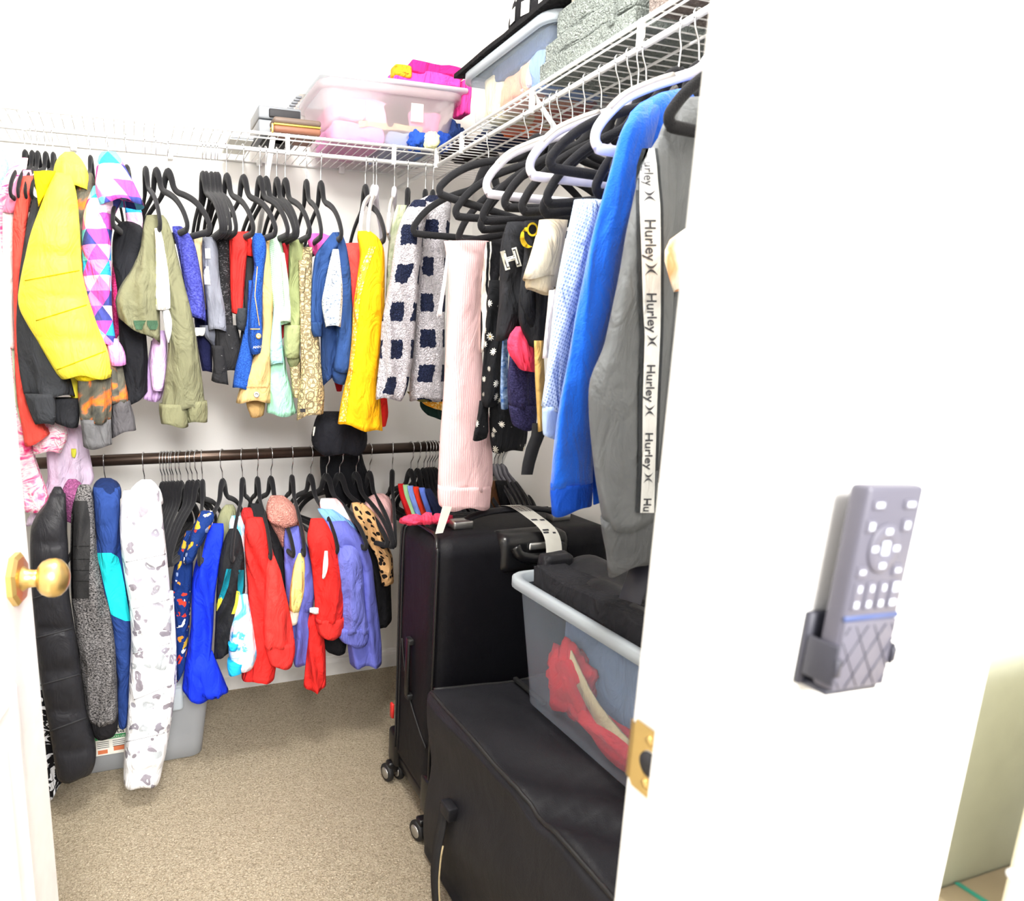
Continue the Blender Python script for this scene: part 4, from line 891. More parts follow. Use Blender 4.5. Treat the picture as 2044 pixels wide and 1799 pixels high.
G('hoodie', 'red hoodie with white side stripe and dangling sleeve', 'hoodie', 1.675, [('body', RED, '1036 620 646, 1073 612 670, 1127 622 684, 1196 628 688, 1232 628 688', 0, .055), ('hem_band', 'f23934', '1226 628 689, 1245 630 688, 1261 636 684', -.003, .05), ('sleeve', 'ee2f2b', '1222 608 640, 1260 616 646, 1300 612 650, 1340 606 651, 1366 612 644, 1374 618 634', .02, .045), ('white_stripe', 'f6f3f2', '1100 648 654, 1130 644 656, 1158 643 648', -.062, .004), ('white_tab', 'f6f3f2', '1214 618 640, 1222 618 640', -.035, .004)])
G('sweatshirt', 'periwinkle sweatshirt with banded cuff, right of the striped hoodie', 'sweatshirt', 1.70, [('body', 'periwinkle', '1040 650 690, 1060 656 712, 1082 664 730, 1127 686 744, 1171 687 748, 1247 690 758, 1290 694 762, 1318 698 762', 0, .05), ('sleeve', '747ad0', '1086 664 716, 1127 670 724, 1180 676 728, 1230 676 734, 1256 676 738', -.03, .04), ('cuff', '6f75cc', '1248 674 738, 1264 672 738, 1280 684 734', -.032, .038)])
G('undershirt', 'black undershirt hem below the striped red hoodie', 'undershirt', 1.73, [('undershirt', '1a1a1d', '1240 640 694, 1270 640 694, 1290 648 690, 1302 676 688', 0, .03)])
G('tee', 'light blue tee with striped neckband', 'T-shirt', 1.74, [('tee', '7fb2ee', '1016 634 664, 1030 640 690, 1050 660 712, 1070 680 716', -.01, .04)])
G('cartoon_top', 'red and grey printed top below the black hoodie', 'top', 1.77, [('cartoon_top', 'redcartoon', '996 640 672, 1012 636 690, 1035 650 708, 1052 676 712', -.01, .045)])
G('leopard_top', 'tan leopard print top with black spots', 'top', 1.715, [('body', 'leopard', '1004 702 724, 1020 704 744, 1050 716 762, 1080 734 768, 1110 752 784, 1150 762 786, 1166 768 778', 0, .04)])
G('cap', 'pale pink baseball cap hanging among the hangers', 'cap', 1.80, [('crown', 'f2c2c2', '986 748 766, 994 732 780, 1015 724 784, 1050 730 784, 1070 745 786', 0, .06), ('brim', 'eab4b6', '1046 744 786, 1062 746 787, 1078 752 786', -.04, .05)])
G('black_jacket', 'black jacket between periwinkle sweatshirt and suitcase', 'jacket', 1.75, [('black_jacket', '17171a', '1050 706 750, 1090 726 772, 1150 742 780, 1200 750 782, 1240 756 778, 1262 758 768', .02, .045)])
YS[0] = 0
_, L = G('hoodie', 'black hoodie slung over the bronze rod in a heap', 'hoodie', 1.90, [('heap', '1d1e24', '822 640 688, 832 630 722, 850 626 730, 872 620 734, 892 624 732, 902 636 724', -.02, .07, dict(folds=.014)), ('hanging_side', '16171b', '896 640 720, 930 638 728, 960 642 742, 990 654 752, 1010 664 700', .10, .045), ('care_label', 'paper', '852 626 631, 868 624 630', -.055, .004)])
for i, (c, a, b, lab) in enumerate([('d22026', 796, 822, 'red shirt edge in the packed row behind the suitcase'), ('a8d8a0', 806, 826, 'mint green shirt edge in the packed row'), ('7f9ae8', 815, 836, 'light blue ruffled shirt edge in the packed row'), ('d8361f', 826, 842, 'orange-red shirt edge in the packed row'), ('5a73c8', 838, 856, 'blue shirt edge in the packed row'), ('1b2240', 850, 872, 'dark navy shirt edge in the packed row')]):
    G('shirt', lab, 'shirt', 1.84 - .012 * i, [('shirt', c, '%g %g %g, %g %g %g, %g %g %g, %g %g %g' % (966 + i * 2, a - 2, a + 10, 985, a, b - 6, 1015, a + 10, b + 8, 1046, a + 22, b + 24), 0, .03)])
for i in range(6):
    a = 868 + i * 24
    G('shirt', ['black shirt at the packed row, next to navy one', 'dark maroon shirt in the packed row', 'black ribbed shirt in the packed row', 'dark blue shirt low in the packed row', 'brown edged shirt beneath the grey hangers', 'black shirt beneath the grey hangers'][i], 'shirt', 1.83, [('shirt', ['16161a', '4a1016', '1a1a1e', '14224a', '5a3a22', '18181a'][i], '960 %g %g, 1000 %g %g, 1050 %g %g' % (a, a + 24, a + 8, a + 34, a + 22, a + 50), .02, .04)])

# ------------------------------------------------------------------ luggage and boxes on the floor
def rumple(v, amp, scale, seed=0, keep=None):
    out = []
    for p in v:
        q = Vector(p) * scale + Vector((seed * 3.1, seed * 1.7, seed)); d = Vector(noise.noise_vector(q)) + .5 * Vector(noise.noise_vector(q * 2.3))
        k = keep(p) if keep else 1.0
        out.append(tuple(Vector(p) + d * amp * k))
    return out
def soft(name, mat, b, r, amp, scale, seed, parent=None, cuts=9, keep=None):
    v, f = rbox(*b, r, 4, cuts); return mk(name, rumple(v, amp, scale, seed, keep), f, mat, parent)
def uvblob(c, rad, amp, scale, seed, n=20, m_=14, e=1.0):
    V, Fc = [], []
    for i in range(m_ + 1):
        ph = math.pi * i / m_
        for j in range(n):
            th = 2 * math.pi * j / n; s_ = math.sin(ph) ** e
            d = Vector((s_ * math.cos(th), s_ * math.sin(th), math.cos(ph)))
            k = 1 + amp * noise.noise(d * scale + Vector((seed, seed * 2, 0))) + amp * .5 * noise.noise(d * scale * 2.2 + Vector((seed, 0, seed)))
            V.append((c[0] + rad[0] * d.x * k, c[1] + rad[1] * d.y * k, c[2] + rad[2] * d.z * k))
    for i in range(m_):
        for j in range(n): Fc.append((i * n + j, (i + 1) * n + j, (i + 1) * n + (j + 1) % n, i * n + (j + 1) % n))
    return V, Fc
SX0, SX1, SY0, SY1, SZ0, SZ1 = .682, 1.195, 1.335, 1.60, .085, .800
e = thing('suitcase', 'large upright black soft-sided spinner suitcase', 'suitcase', (.93, 1.46, 0))
v, f = rbox(SX0, SX1, SY0, SY1, SZ0, SZ1, .045, 6, 4); mk('body', rumple(v, .004, 5, 1), f, 'suitcase', e)
edge = [(SX0 + .004, SY0 + .012, SZ0 + .03), (SX0 + .004, SY0 + .012, .45), (SX0 + .004, SY0 + .012, SZ1 - .06), (SX0 + .006, SY0 + .022, SZ1 - .022), (SX0 + .016, SY0 + .05, SZ1 - .001), (SX0 + .018, SY0 + .10, SZ1 + .002), (SX0 + .018, SY1 - .05, SZ1 + .002)]
mk('piping', *tube(smooth_path(edge, 8), .0045, 8), 'blackplastic', e)
for y, r in ((SY1 - .045, .003), (SY1 - .062, .003)):
    mk('zip_seam', *tube(smooth_path([(SX0 - .001, y, SZ0 + .04), (SX0 - .001, y, .4), (SX0 - .001, y, SZ1 - .07), (SX0 + .012, y, SZ1 - .012), (SX0 + .05, y, SZ1 + .001), (SX1 - .06, y, SZ1 + .001)], 6), r, 6), 'rubber', e)
sh = mk('side_handle', *rbox(SX0 - .016, SX0 - .006, 1.455, 1.475, .335, .50, .004, 2), 'blackplastic', e)
for z in (.335, .492): mk('handle_mount', *rbox(SX0 - .014, SX0 + .004, 1.452, 1.478, z - .008, z + .008, .003, 2), 'rubber', sh)
mk('pocket_seam', *tube(smooth_path([(SX0 - .001, 1.53, .47), (SX0 - .002, 1.505, .40), (SX0 - .002, 1.47, .33), (SX0 - .002, 1.40, .27), (SX0 - .001, 1.36, .245)], 6), .0025, 6), 'rubber', e)
mk('zip_pull', *rbox(SX0 - .005, SX0 + .003, 1.575, 1.592, .20, .245, .002, 1), simple('red_rubber', 'd02a24', .5), e)
for sy in (SY0, SY1): mk('corner_guard', *rbox(SX0 - .004, SX0 + .06, sy - .004 if sy == SY0 else sy - .05, sy + .05 if sy == SY0 else sy + .004, .055, .165, .012, 3), 'blackplastic', e)
mk('base_plate', *rbox(SX0 + .01, SX1 - .01, SY0 + .01, SY1 - .01, .055, .095, .01, 2), 'blackplastic', e)
hz = mk('handle_housing', *rbox(.845, 1.045, SY0 - .012, SY0 + .07, .700, .802, .026, 5), 'blackplastic', e)
mk('trolley_grip', *tube(smooth_path([(.880, SY0 - .012, .775), (.895, SY0 - .020, .752), (.945, SY0 - .024, .744), (.995, SY0 - .020, .752), (1.01, SY0 - .012, .775)], 6), .0135, 10), 'blackplastic', hz)
mk('grip_button', *rbox(.918, .972, SY0 - .02, SY0 - .012, .764, .782, .004, 2), 'silver', hz)
ch = mk('carry_handle', *tube(smooth_path([(.80, 1.44, .805), (.83, 1.44, .826), (.90, 1.44, .836), (.98, 1.44, .836), (1.05, 1.44, .826), (1.08, 1.44, .805)], 6), .016, 10, .45, True, (0, 0, 1)), 'blackfab', e)
for x in (.795, 1.085): mk('handle_end', *rbox(x - .028, x + .028, 1.422, 1.458, .797, .820, .005, 2), 'silver', ch)
for cx, cy in ((SX0 - .016, SY0 + .004), (SX0 - .002, SY1 - .02), (SX1 - .05, SY0 + .02), (SX1 - .05, SY1 - .02)):
    w_ = mk('caster', *rbox(cx - .012, cx + .02, cy - .014, cy + .014, .03, .062, .006, 2), 'blackplastic', e)
    for d in (-.018, .016):
        mk('wheel', *lathe([(0, .012), (0, .023), (.004, .026), (.012, .026), (.016, .023), (.016, .012)], (cx + d, cy, .0265), (1, .2, 0), 20), 'rubber', w_)
        mk('hub', *lathe([(-.001, .004), (-.0015, .016), (.003, .017)], (cx + d, cy, .0265), (1, .2, 0), 18), 'silver', w_)
# airline baggage tag looped round the carry handle
def ribbon(pts, wid, th=.0006):
    """pts: (point, half-width direction)"""
    V, Fc = [], []
    P_ = smooth_path([p for p, _d in pts], 6); n = len(P_)
    Dq = smooth_path([d_ for _p, d_ in pts], 6)
    for p, d_ in zip(P_, Dq):
        for s in (-1, 1): V.append(tuple(p + d_.normalized() * (wid * s)))
    for i in range(n - 1): Fc.append((2 * i, 2 * i + 1, 2 * i + 3, 2 * i + 2))
    return V, Fc
x_ = Vector((1, -.1, 0))
bt = thing('baggage_tag', 'white printed airline baggage tag looped over the suitcase handle', 'tag', (1.0, 1.40, .80))
tp = [(Vector((.935, 1.462, .842)), x_), (Vector((.945, 1.425, .848)), x_), (Vector((.962, 1.385, .834)), x_), (Vector((.975, 1.325, .808)), x_), (Vector((.972, 1.295, .765)), x_), (Vector((.950, 1.270, .700)), x_), (Vector((.935, 1.255, .66)), x_)]
v, f = ribbon(tp, .021); mk('strip', v, f, 'paper', bt)
TPS = smooth_path([p for p, d_ in tp], 6)
def on_tag(s, u, lift=.0012):
    i = max(0, min(len(TPS) - 2, int(s))); p = TPS[i].lerp(TPS[i + 1], s - i); t_ = (TPS[i + 1] - TPS[i]).normalized(); nn = x_.normalized().cross(t_)
    if nn.y > 0: nn = -nn
    return p + x_.normalized() * u + nn * lift
for k in range(7):                                   # barcode
    V = [on_tag(4 + q * .9, -.019 + k * .0058 + d) for q in range(8) for d in (0, .0022 + .001 * (k % 2))]
    mk('barcode_bar', V, [(2 * i, 2 * i + 1, 2 * i + 3, 2 * i + 2) for i in range(7)], 'ink', bt)
for k, (s0, u0, u1) in enumerate(((14, -.018, -.002), (14.2, .004, .016), (17.6, -.016, .0), (18.4, -.018, -.004), (18.6, .006, .014))):
    V = [on_tag(s0 + d, u) for d in (0, .5) for u in (u0, u1)]; mk('print_line', V, [(0, 1, 3, 2)], 'inkgrey', bt)
# size ticket pinned to the pink trousers
V = [PY(x, y, 1.37) for x, y in ((884, 1010), (902, 1012), (884, 1064), (869, 1066))]
pt_ = mk('price_ticket', V + [q + np.array([0, .0008, 0]) for q in V], [(0, 1, 2, 3), (7, 6, 5, 4), (0, 4, 5, 1), (2, 6, 7, 3), (1, 5, 6, 2), (0, 3, 7, 4)], 'paper', None, smooth=False)
tag(pt_, 'cream paper ticket hanging from the pale pink trousers hem', 'tag')
# coral bow
bw = thing('bow', 'coral pink knotted fabric bow on the suitcase corner', 'bow', tuple(PY(850, 1050, 1.47)))
for px, py, rx, rz, s in ((825, 1038, .036, .013, 1), (882, 1036, .030, .013, 2)):
    c = PY(px, py, 1.47); mk('loop', *uvblob(c, (rx, .022, rz), .35, 2.2, s, 24, 16), 'fb4668', bw)
mk('knot', *uvblob(PY(853, 1036, 1.45), (.014, .016, .016), .3, 2.5, 4), 'fb4668', bw)

# duffel
e = thing('duffel_bag', 'big black nylon duffel bag lying on the carpet', 'duffel bag', (.92, .85, 0))
v, f = rbox(.645, 1.19, .45, 1.29, .004, .455, .03, 5, 26)
def crease(p):
    x, y, z = p
    fx = math.sin((y * 1.0 + x * .9) * 38 + 3 * noise.noise(Vector((x * 4, y * 4, 0)))) * .5 + .5
    top = max(0, min(1, (z - .40) / .04)); side = max(0, min(1, (.70 - x) / .05)) * (z > .03)
    return (x - side * .007 * math.sin(z * 22 + y * 9), y, z + top * (.020 * (fx - .5) * math.exp(-((y - .80) / .28) ** 2) + .022 * noise.noise(Vector((x * 5, y * 5, 2)))))
v = [crease(p) for p in rumple(v, .006, 4.5, 3, lambda p: 1 if p[2] > .03 else 0)]
db = mk('body', v, f, 'blackfab', e); BV['duffel'] = BVHTree.FromPolygons([Vector(q) for q in v], f)
pp_ = []
for k in range(40):
    y = .47 + (1.275 - .47) * k / 39
    h_ = BV['duffel'].find_nearest(Vector((.648, y, .452))); pp_.append(h_[0] + Vector((-.001, 0, .001)))
mk('piping', *tube(pp_, .0042, 8), 'rubber', e)
pp_ = [BV['duffel'].find_nearest(Vector((.66 + .5 * k / 19, 1.287, .450)))[0] + Vector((0, .0, .001)) for k in range(20)]
mk('piping', *tube(pp_, .0042, 8), 'rubber', e)
mk('zip', *rbox(.862, .874, 1.15, 1.27, .452, .462, .002, 1), 'rubber', e)
V, Fc = [], []
sp = smooth_path([P(885, 1612, 0, .628), P(880, 1650, 0, .622), P(870, 1700, 0, .612), P(866, 1760, 0, .606), P(872, 1830, 0, .606), P(890, 1900, 0, .612)], 5)
for i, p in enumerate(sp):
    for s, o_ in ((-1, 0), (1, 0), (1, .003), (-1, .003)): V.append((p[0] + o_, p[1] + s * .017, p[2]))
n = len(sp)
for i in range(n - 1):
    for a in range(4): Fc.append((4 * i + a, 4 * i + (a + 1) % 4, 4 * i + 4 + (a + 1) % 4, 4 * i + 4 + a))
st = mk('strap', V, Fc, 'webbing', e); q = P(890, 1622, 0, .625); mk('strap_tab', *rbox(q[0] - .004, q[0] + .02, q[1] - .02, q[1] + .02, q[2] - .012, q[2] + .02, .003, 2), 'blackfab', st)
mk('strap_edge', *tube([Vector(p) + Vector((.004, -.018, 0)) for p in sp[8:]], .0022, 6), 'cbb890', st)

# clear tub on the duffel
def tub(b0, b1, z0, z1, th, rim, mat, rmat, name, label, loc, group=None):
    """b0/b1: footprint at bottom and rim (x0,x1,y0,y1)"""
    e = thing(name, label, 'storage bin', loc, group)
    def ring(b, z, r, n=5):
        x0, x1, y0, y1 = b; o = []
        for cx, cy, a0 in ((x1 - r, y1 - r, 0), (x0 + r, y1 - r, 90), (x0 + r, y0 + r, 180), (x1 - r, y0 + r, 270)):
            for k in range(n + 1):
                a = math.radians(a0 + 90 * k / n); o.append((cx + r * math.cos(a), cy + r * math.sin(a), z))
        return o
    def skin(rings, close):
        V, Fc = [], []; n = len(rings[0])
        for r in rings: V += r
        for i in range(len(rings) - 1):
            for j in range(n): Fc.append((i * n + j, i * n + (j + 1) % n, (i + 1) * n + (j + 1) % n, (i + 1) * n + j))
        if close: Fc.append(tuple(range(n - 1, -1, -1)))
        return V, Fc
    lerp = lambda k: [b0[i] + (b1[i] - b0[i]) * k for i in range(4)]
    ins = lambda b, t: [b[0] + t, b[1] - t, b[2] + t, b[3] - t]
    mk('tub', *skin([ring(ins(b0, .012), z0, .03), ring(b0, z0 + .01, .035)] + [ring(lerp(k / 5), z0 + .01 + (z1 - z0 - .01) * k / 5, .04) for k in range(1, 6)], True), mat, e)
    out = ins(b1, -rim)
    mk('rim', *skin([ring(ins(b1, .003), z1 - .022, .04), ring(out, z1 - .022, .045), ring(out, z1 - .003, .045), ring(ins(out, .003), z1, .045), ring(ins(b1, .002), z1, .04), ring(ins(b1, .003), z1 - .022, .04)], False), rmat, e)
    return e
tub((.815, 1.165, .64, 1.155), (.785, 1.205, .60, 1.18), .469, .765, .003, .014, 'clear', 'clearlid', 'storage_bin', 'clear plastic tub packed with clothes on top of the duffel bag', (.99, .88, .469))
cl = thing('folded_clothes', 'red and beige clothes pressed against the clear tub wall', 'clothes', (.9, .9, .475))
mk('red_cloth', *uvblob((.862, 1.06, .565), (.032, .065, .07), .45, 2.0, 3, 28, 20), 'e3202c', cl)
mk('red_cloth', *uvblob((.855, .86, .515), (.026, .18, .034), .3, 2.4, 5, 28, 16), 'd81c2c', cl)
mk('red_cloth', *uvblob((.855, .72, .565), (.026, .07, .03), .3, 2.4, 8, 24, 14), 'e0243a', cl)
sv = smooth_path([(.842, 1.045, .62), (.840, 1.00, .585), (.838, .95, .555), (.836, .88, .535), (.836, .78, .515), (.836, .70, .50)], 5)
V = []; 
for p in sv:
    for dz, dx in ((-.02, 0), (.02, 0), (.02, .004), (-.02, .004)): V.append((p.x + dx, p.y, p.z + dz))
mk('beige_belt', V, [(4 * i + a, 4 * i + (a + 1) % 4, 4 * i + 4 + (a + 1) % 4, 4 * i + 4 + a) for i in range(len(sv) - 1) for a in range(4)], 'd8c49a', cl)
mk('zip_pull', *rbox(.828, .832, .800, .812, .565, .605, .001, 1), 'silver', cl)
v, f = rbox(.872, 1.14, .66, 1.125, .48, .70, .03, 3, 8); mk('blue_lining', rumple(v, .006, 5, 2), f, '7f93b4', cl)
cv = thing('black_trousers', 'folded black trousers heaped on the clear tub', 'trousers', (1.0, .88, .70))
v, f = rbox(.825, 1.19, .63, 1.165, .705, .792, .03, 4, 20)
def drape(p):
    x, y, z = p; k = max(0, min(1, (z - .74) / .04))
    return (x, y, z + k * (.022 * math.sin((x * 1.2 - y * .6) * 30 + 2 * noise.noise(Vector((x * 5, y * 5, 1)))) * .6 + .02 * noise.noise(Vector((x * 9, y * 9, 4)))))
mk('folded_layers', [drape(p) for p in rumple(v, .006, 6, 7)], f, 'blackfab', cv)
v, f = rbox(.802, .872, .70, 1.13, .755, .800, .018, 3, 14); mk('waistband', rumple(v, .008, 7, 9), f, '26262a', cv)
mk('pocket_flap', *merge([(rumple(*[rbox(.83, .90, 1.125, 1.165, .765, .815, .01, 2, 3)[0]], .006, 9, 2), rbox(.83, .90, 1.125, 1.165, .765, .815, .01, 2, 3)[1])]), 'blackfab', cv)

# floor bin under the coats
e = tub((-.30, .165, 1.845, 2.19), (-.32, .195, 1.83, 2.205), .002, .245, .003, .006, 'frostgrey', 'clearlid', 'storage_bin', 'low frosted storage bin with paper label on the carpet under the coats', (-.06, 2.0, 0))
mk('lid', *rbox(-.335, .215, 1.815, 2.215, .246, .268, .012, 3), 'clearlid', e); mk('latch_handle', *rbox(.03, .11, 1.806, 1.826, .19, .262, .012, 3), 'clearlid', e)
lb = mk('paper_label', *box(*[float(PY(x, 1480, 1.828)[0]) for x in (184, 270)], 1.826, 1.8275, .075, .165), 'paper', e, smooth=False)
lx = float(PY(188, 1480, 1.826)[0])
mk('green_band', *box(lx - .004, lx + .12, 1.8252, 1.8258, .125, .137), simple('green_print', '1f8f4e', .6), lb, smooth=False)
for s, x, z, size, mt in (('Insta', lx + .028, .141, .030, 'ink'), ('HANDLE LOCKS LID', lx + .008, .1275, .0085, 'paper')):
    text_on('lettering', s, lambda u, v, x=x, z=z, size=size: (x + u * size, 1.8248, z + v * size), mt, lb)
mk('hand_photo', *box(lx + .008, lx + .035, 1.8252, 1.8258, .080, .092), simple('orange_print', 'd9794e', .6), lb, smooth=False); mk('hand_photo', *box(lx + .052, lx + .085, 1.8252, 1.8258, .085, .100), simple('orange_print_b', 'd9794e', .6), lb, smooth=False)
for k in range(4):
    for x in (lx + .006, lx + .05): mk('print_line', *box(x, x + .034, 1.8252, 1.8258, .117 - k * .006, .1185 - k * .006), 'inkgrey', lb, smooth=False)

# ------------------------------------------------------------------ things on the wire shelves
ZD = ZS + .006
e = tub((.60, .985, 1.965, 2.19), (.575, 1.015, 1.95, 2.21), ZD, 2.00, .003, .010, 'clearwarm', 'clearwarm', 'storage_bin', 'frosted storage box of pink clothes on the back wire shelf', (.8, 2.08, ZD))
mk('lid', *rbox(.560, 1.030, 1.938, 2.222, 2.001, 2.016, .006, 2), 'clearlid', e)
cl = thing('clothes', 'pink and floral clothes inside the frosted storage box', 'clothes', (.8, 2.08, ZD + .004))
for nm, c, b, s in (('pink_cloth', 'f99ad9', (.615, .775, 1.975, 2.17, ZD + .006, ZD + .062), 1), ('rose_cloth', 'f7b2cf', (.62, .80, 1.98, 2.17, 1.905, 1.965), 2), ('blue_cloth', '8fa6cf', (.785, .955, 1.975, 2.17, ZD + .006, ZD + .05), 3), ('floral_cloth', 'bwpaint', (.775, .85, 1.972, 2.1, 1.90, 1.955), 4), ('tan_strap', 'd9b98f', (.70, .90, 1.972, 1.99, 1.885, 1.905), 5), ('pink_floral_cloth', 'ef8fb8', (.86, .96, 1.975, 2.15, 1.885, 1.95), 6)):
    soft(nm, c, b, .02, .012, 14, s, cl, 5)
mk('card', *box(.855, .895, 1.9655, 1.967, 1.915, 1.965), 'paper', cl, smooth=False)
e = thing('sweater', 'hot pink sweater folded on the frosted storage box lid', 'sweater', (.92, 2.05, 2.016))
soft('fold', 'f84fb4', (.80, 1.01, 1.96, 2.16, 2.017, 2.055), .018, .008, 12, 11, e, 6); soft('fold', 'ef2a86', (.85, 1.02, 1.955, 2.10, 2.045, 2.075), .014, .008, 12, 12, e, 6); soft('patterned_fold', 'f7a628', (.795, .85, 1.952, 1.99, 2.030, 2.062), .012, .004, 12, 13, e, 3)
soft('sleeve', 'f8459e', (1.018, 1.05, 1.95, 2.02, 1.95, 2.045), .014, .006, 12, 14, e, 4)
gx0 = float(PY(517, 250, 1.98)[0])
e = thing('electronic_device', 'grey boxy device with dark slot on the back wire shelf', 'device', (gx0 + .05, 2.03, ZD))
GD = simple('grey_device_plastic', '7c8086', .5); D('greydevice', lambda: GD)
mk('case', *rbox(gx0, gx0 + .125, 1.985, 2.12, ZD + .004, ZD + .045, .004, 2), 'greydevice', e); mk('case_top', *rbox(gx0, gx0 + .125, 1.985, 2.12, ZD + .048, ZD + .082, .004, 2), 'greydevice', e)
mk('paper_slot', *rbox(gx0 + .03, gx0 + .121, 1.978, 1.99, ZD + .052, ZD + .074, .003, 2), 'ink', e); mk('port', *rbox(gx0 + .045, gx0 + .062, 1.982, 1.99, ZD + .012, ZD + .034, .003, 2), 'ink', e)
for z in (ZD + .003,): mk('foot', *rbox(gx0 + .02, gx0 + .10, 1.99, 2.1, ZD, z + .003, .001, 1), 'ink', e)
e = thing('cable_tray', 'slotted white plastic strip leaning on the grey device', 'tray', (gx0 + .13, 2.10, ZD + .08))
b0 = np.array([gx0 + .10, 2.06, ZD + .088]); b1 = np.array([gx0 + .155, 2.10, ZD + .158]); dv_ = (b1 - b0)
mk('strip', *tube([b0, b1], .02, 4, .35), 'greygrip', e)
for k in range(6): q = b0 + dv_ * (k + .7) / 7; mk('slot', *rbox(q[0] - .012, q[0] + .006, q[1] - .02, q[1] - .006, q[2] - .003, q[2] + .003, .001, 1), 'greydevice', e)
gx1 = float(PY(545, 262, 1.94)[0]); gx2 = float(PY(640, 262, 1.94)[0])
e = thing('zip_pouch', 'brown leather pouch with yellow zip on the back wire shelf', 'pouch', (gx1 + .06, 1.99, ZD))
mk('lower_shell', *rbox(gx1, gx2, 1.93, 2.05, ZD, ZD + .018, .008, 4), simple('brown_leather', '8a5a44', .55, bump=(120, .2)), e); mk('upper_shell', *rbox(gx1, gx2, 1.93, 2.05, ZD + .0225, ZD + .040, .008, 4), simple('taupe_leather', '6a5a50', .55, bump=(120, .2)), e)
mk('zip', *rbox(gx1 + .001, gx2 - .001, 1.931, 2.049, ZD + .018, ZD + .0226, .0015, 1), simple('yellow_zip', 'd9c15a', .4, .3), e)
mk('zip_pull', *rbox(gx1 - .006, gx1 + .0, 1.928, 1.934, ZD - .004, ZD + .020, .001, 1), 'brass', e)
e = thing('paper_stack', 'thin stack of papers with cardboard under the grey device', 'papers', (gx0 - .03, 2.1, ZD))
for k in range(4): mk('sheet', *rbox(gx0 - .075 + k * .004, gx0 - .005, 2.04, 2.19, ZD + k * .0035, ZD + .003 + k * .0035, .0008, 1), ['paper', 'greydevice', 'paper', 'd9b98f'][k], e, smooth=False)
e = thing('toddler_shirt', 'blue cloth with printed white panel at the shelf corner', 'shirt', (.92, 1.98, ZD))
mk('rolled_cloth', *uvblob((.875, 1.965, ZD + .022), (.03, .03, .026), .35, 2.2, 3, 26, 18), '2a55b8', e); mk('rolled_cloth', *uvblob((.955, 1.965, ZD + .024), (.036, .03, .028), .4, 2.4, 6, 26, 18), '2446a0', e); mk('printed_panel', *uvblob((.915, 1.945, ZD + .022), (.026, .018, .026), .25, 2, 9, 22, 14), 'plaidyw', e)
mk('raised_corner', *uvblob((1.01, 2.00, ZD + .06), (.035, .03, .038), .5, 2, 12, 22, 16), '24386c', e)
# right shelf
e = thing('clothes_pile', 'orange and dark clothes lying on the right wire shelf corner', 'clothes', (1.1, 1.9, ZD))
for c, q, r, s in (('e8642a', (1.11, 1.72, ZD + .028), (.07, .10, .028), 1), ('18213f', (1.12, 1.88, ZD + .03), (.08, .09, .03), 2), ('241a1c', (1.08, 2.02, ZD + .026), (.1, .08, .026), 3), ('b5432a', (1.13, 1.60, ZD + .02), (.06, .08, .02), 4)): mk('crumpled_cloth', *uvblob(q, r, .35, 2.2, s, 26, 16), c, e)
e = tub((.945, 1.17, 1.43, 1.76), (.935, 1.205, 1.40, 1.79), ZD, 1.985, .003, .010, 'clear', 'clearlid', 'storage_bin', 'clear storage box with orange and blue clothes on the right wire shelf', (1.07, 1.6, ZD))
cl = thing('clothes', 'mixed orange, navy and cream clothes inside the clear shelf box', 'clothes', (1.07, 1.6, ZD + .004))
for nm, c, b, s in (('orange_cloth', 'f2a27a', (.965, 1.15, 1.52, 1.64, ZD + .01, 1.93), 1), ('navy_cloth', '32406c', (.965, 1.16, 1.44, 1.70, 1.93, 1.972), 2), ('cream_cloth', 'f2e3b8', (.965, 1.16, 1.65, 1.74, ZD + .01, 1.96), 3), ('blue_cloth', '7f9bd0', (.965, 1.16, 1.45, 1.52, ZD + .01, 1.94), 4), ('pale_cloth', 'ecd9e4', (.97, 1.16, 1.50, 1.58, 1.86, 1.95), 5)): soft(nm, c, b, .02, .012, 14, s, cl, 5)
e = thing('bucket_hat', 'black sun hat with white stars and squares on the clear shelf box', 'hat', (1.07, 1.6, 2.025))
v, f = rbox(.915, 1.21, 1.365, 1.815, 1.987, 1.999, .004, 2, 8); mk('brim', rumple(v, .005, 6, 3), f, '141416', e)
cr = lathe([(0, .105), (.03, .108), (.07, .100), (.10, .085), (.115, .05), (.118, .01)], (1.035, 1.53, 1.998), (0, 0, 1), 36); hc = mk('crown', *cr, '17171a', e)
for k in range(7):
    a = math.radians(150 + k * 24); q = Vector((1.035 + .1075 * math.cos(a), 1.53 + .1075 * math.sin(a), 2.012)); t_ = Vector((-math.sin(a), math.cos(a), 0))
    V = [tuple(q + t_ * s * .012 + Vector((math.cos(a), math.sin(a), 0)) * .002 + Vector((0, 0, z))) for s in (-1, 1) for z in (0, .03)]; mk('white_square', V, [(0, 1, 3, 2)], 'paper', hc, smooth=False)
    V = [tuple(q + t_ * (.004 * (1 if i % 2 else .45) * math.cos(i * .628) + .014) + Vector((math.cos(a), math.sin(a), 0)) * .0015 + Vector((0, 0, .042 + .004 * (1 if i % 2 else .45) * math.sin(i * .628)))) for i in range(10)]; mk('white_star', V, [tuple(range(10))], 'paper', hc, smooth=False)
D('toweln', lambda: fabric('cream_blanket', 'd2cbbd', .95, .5, fuzz=True)); D('towelg', lambda: fabric('grey_green_terry', '9aa29d', .95, .5, fuzz=True)); D('towelt', lambda: fabric('taupe_terry', '9c908a', .95, .5, fuzz=True))
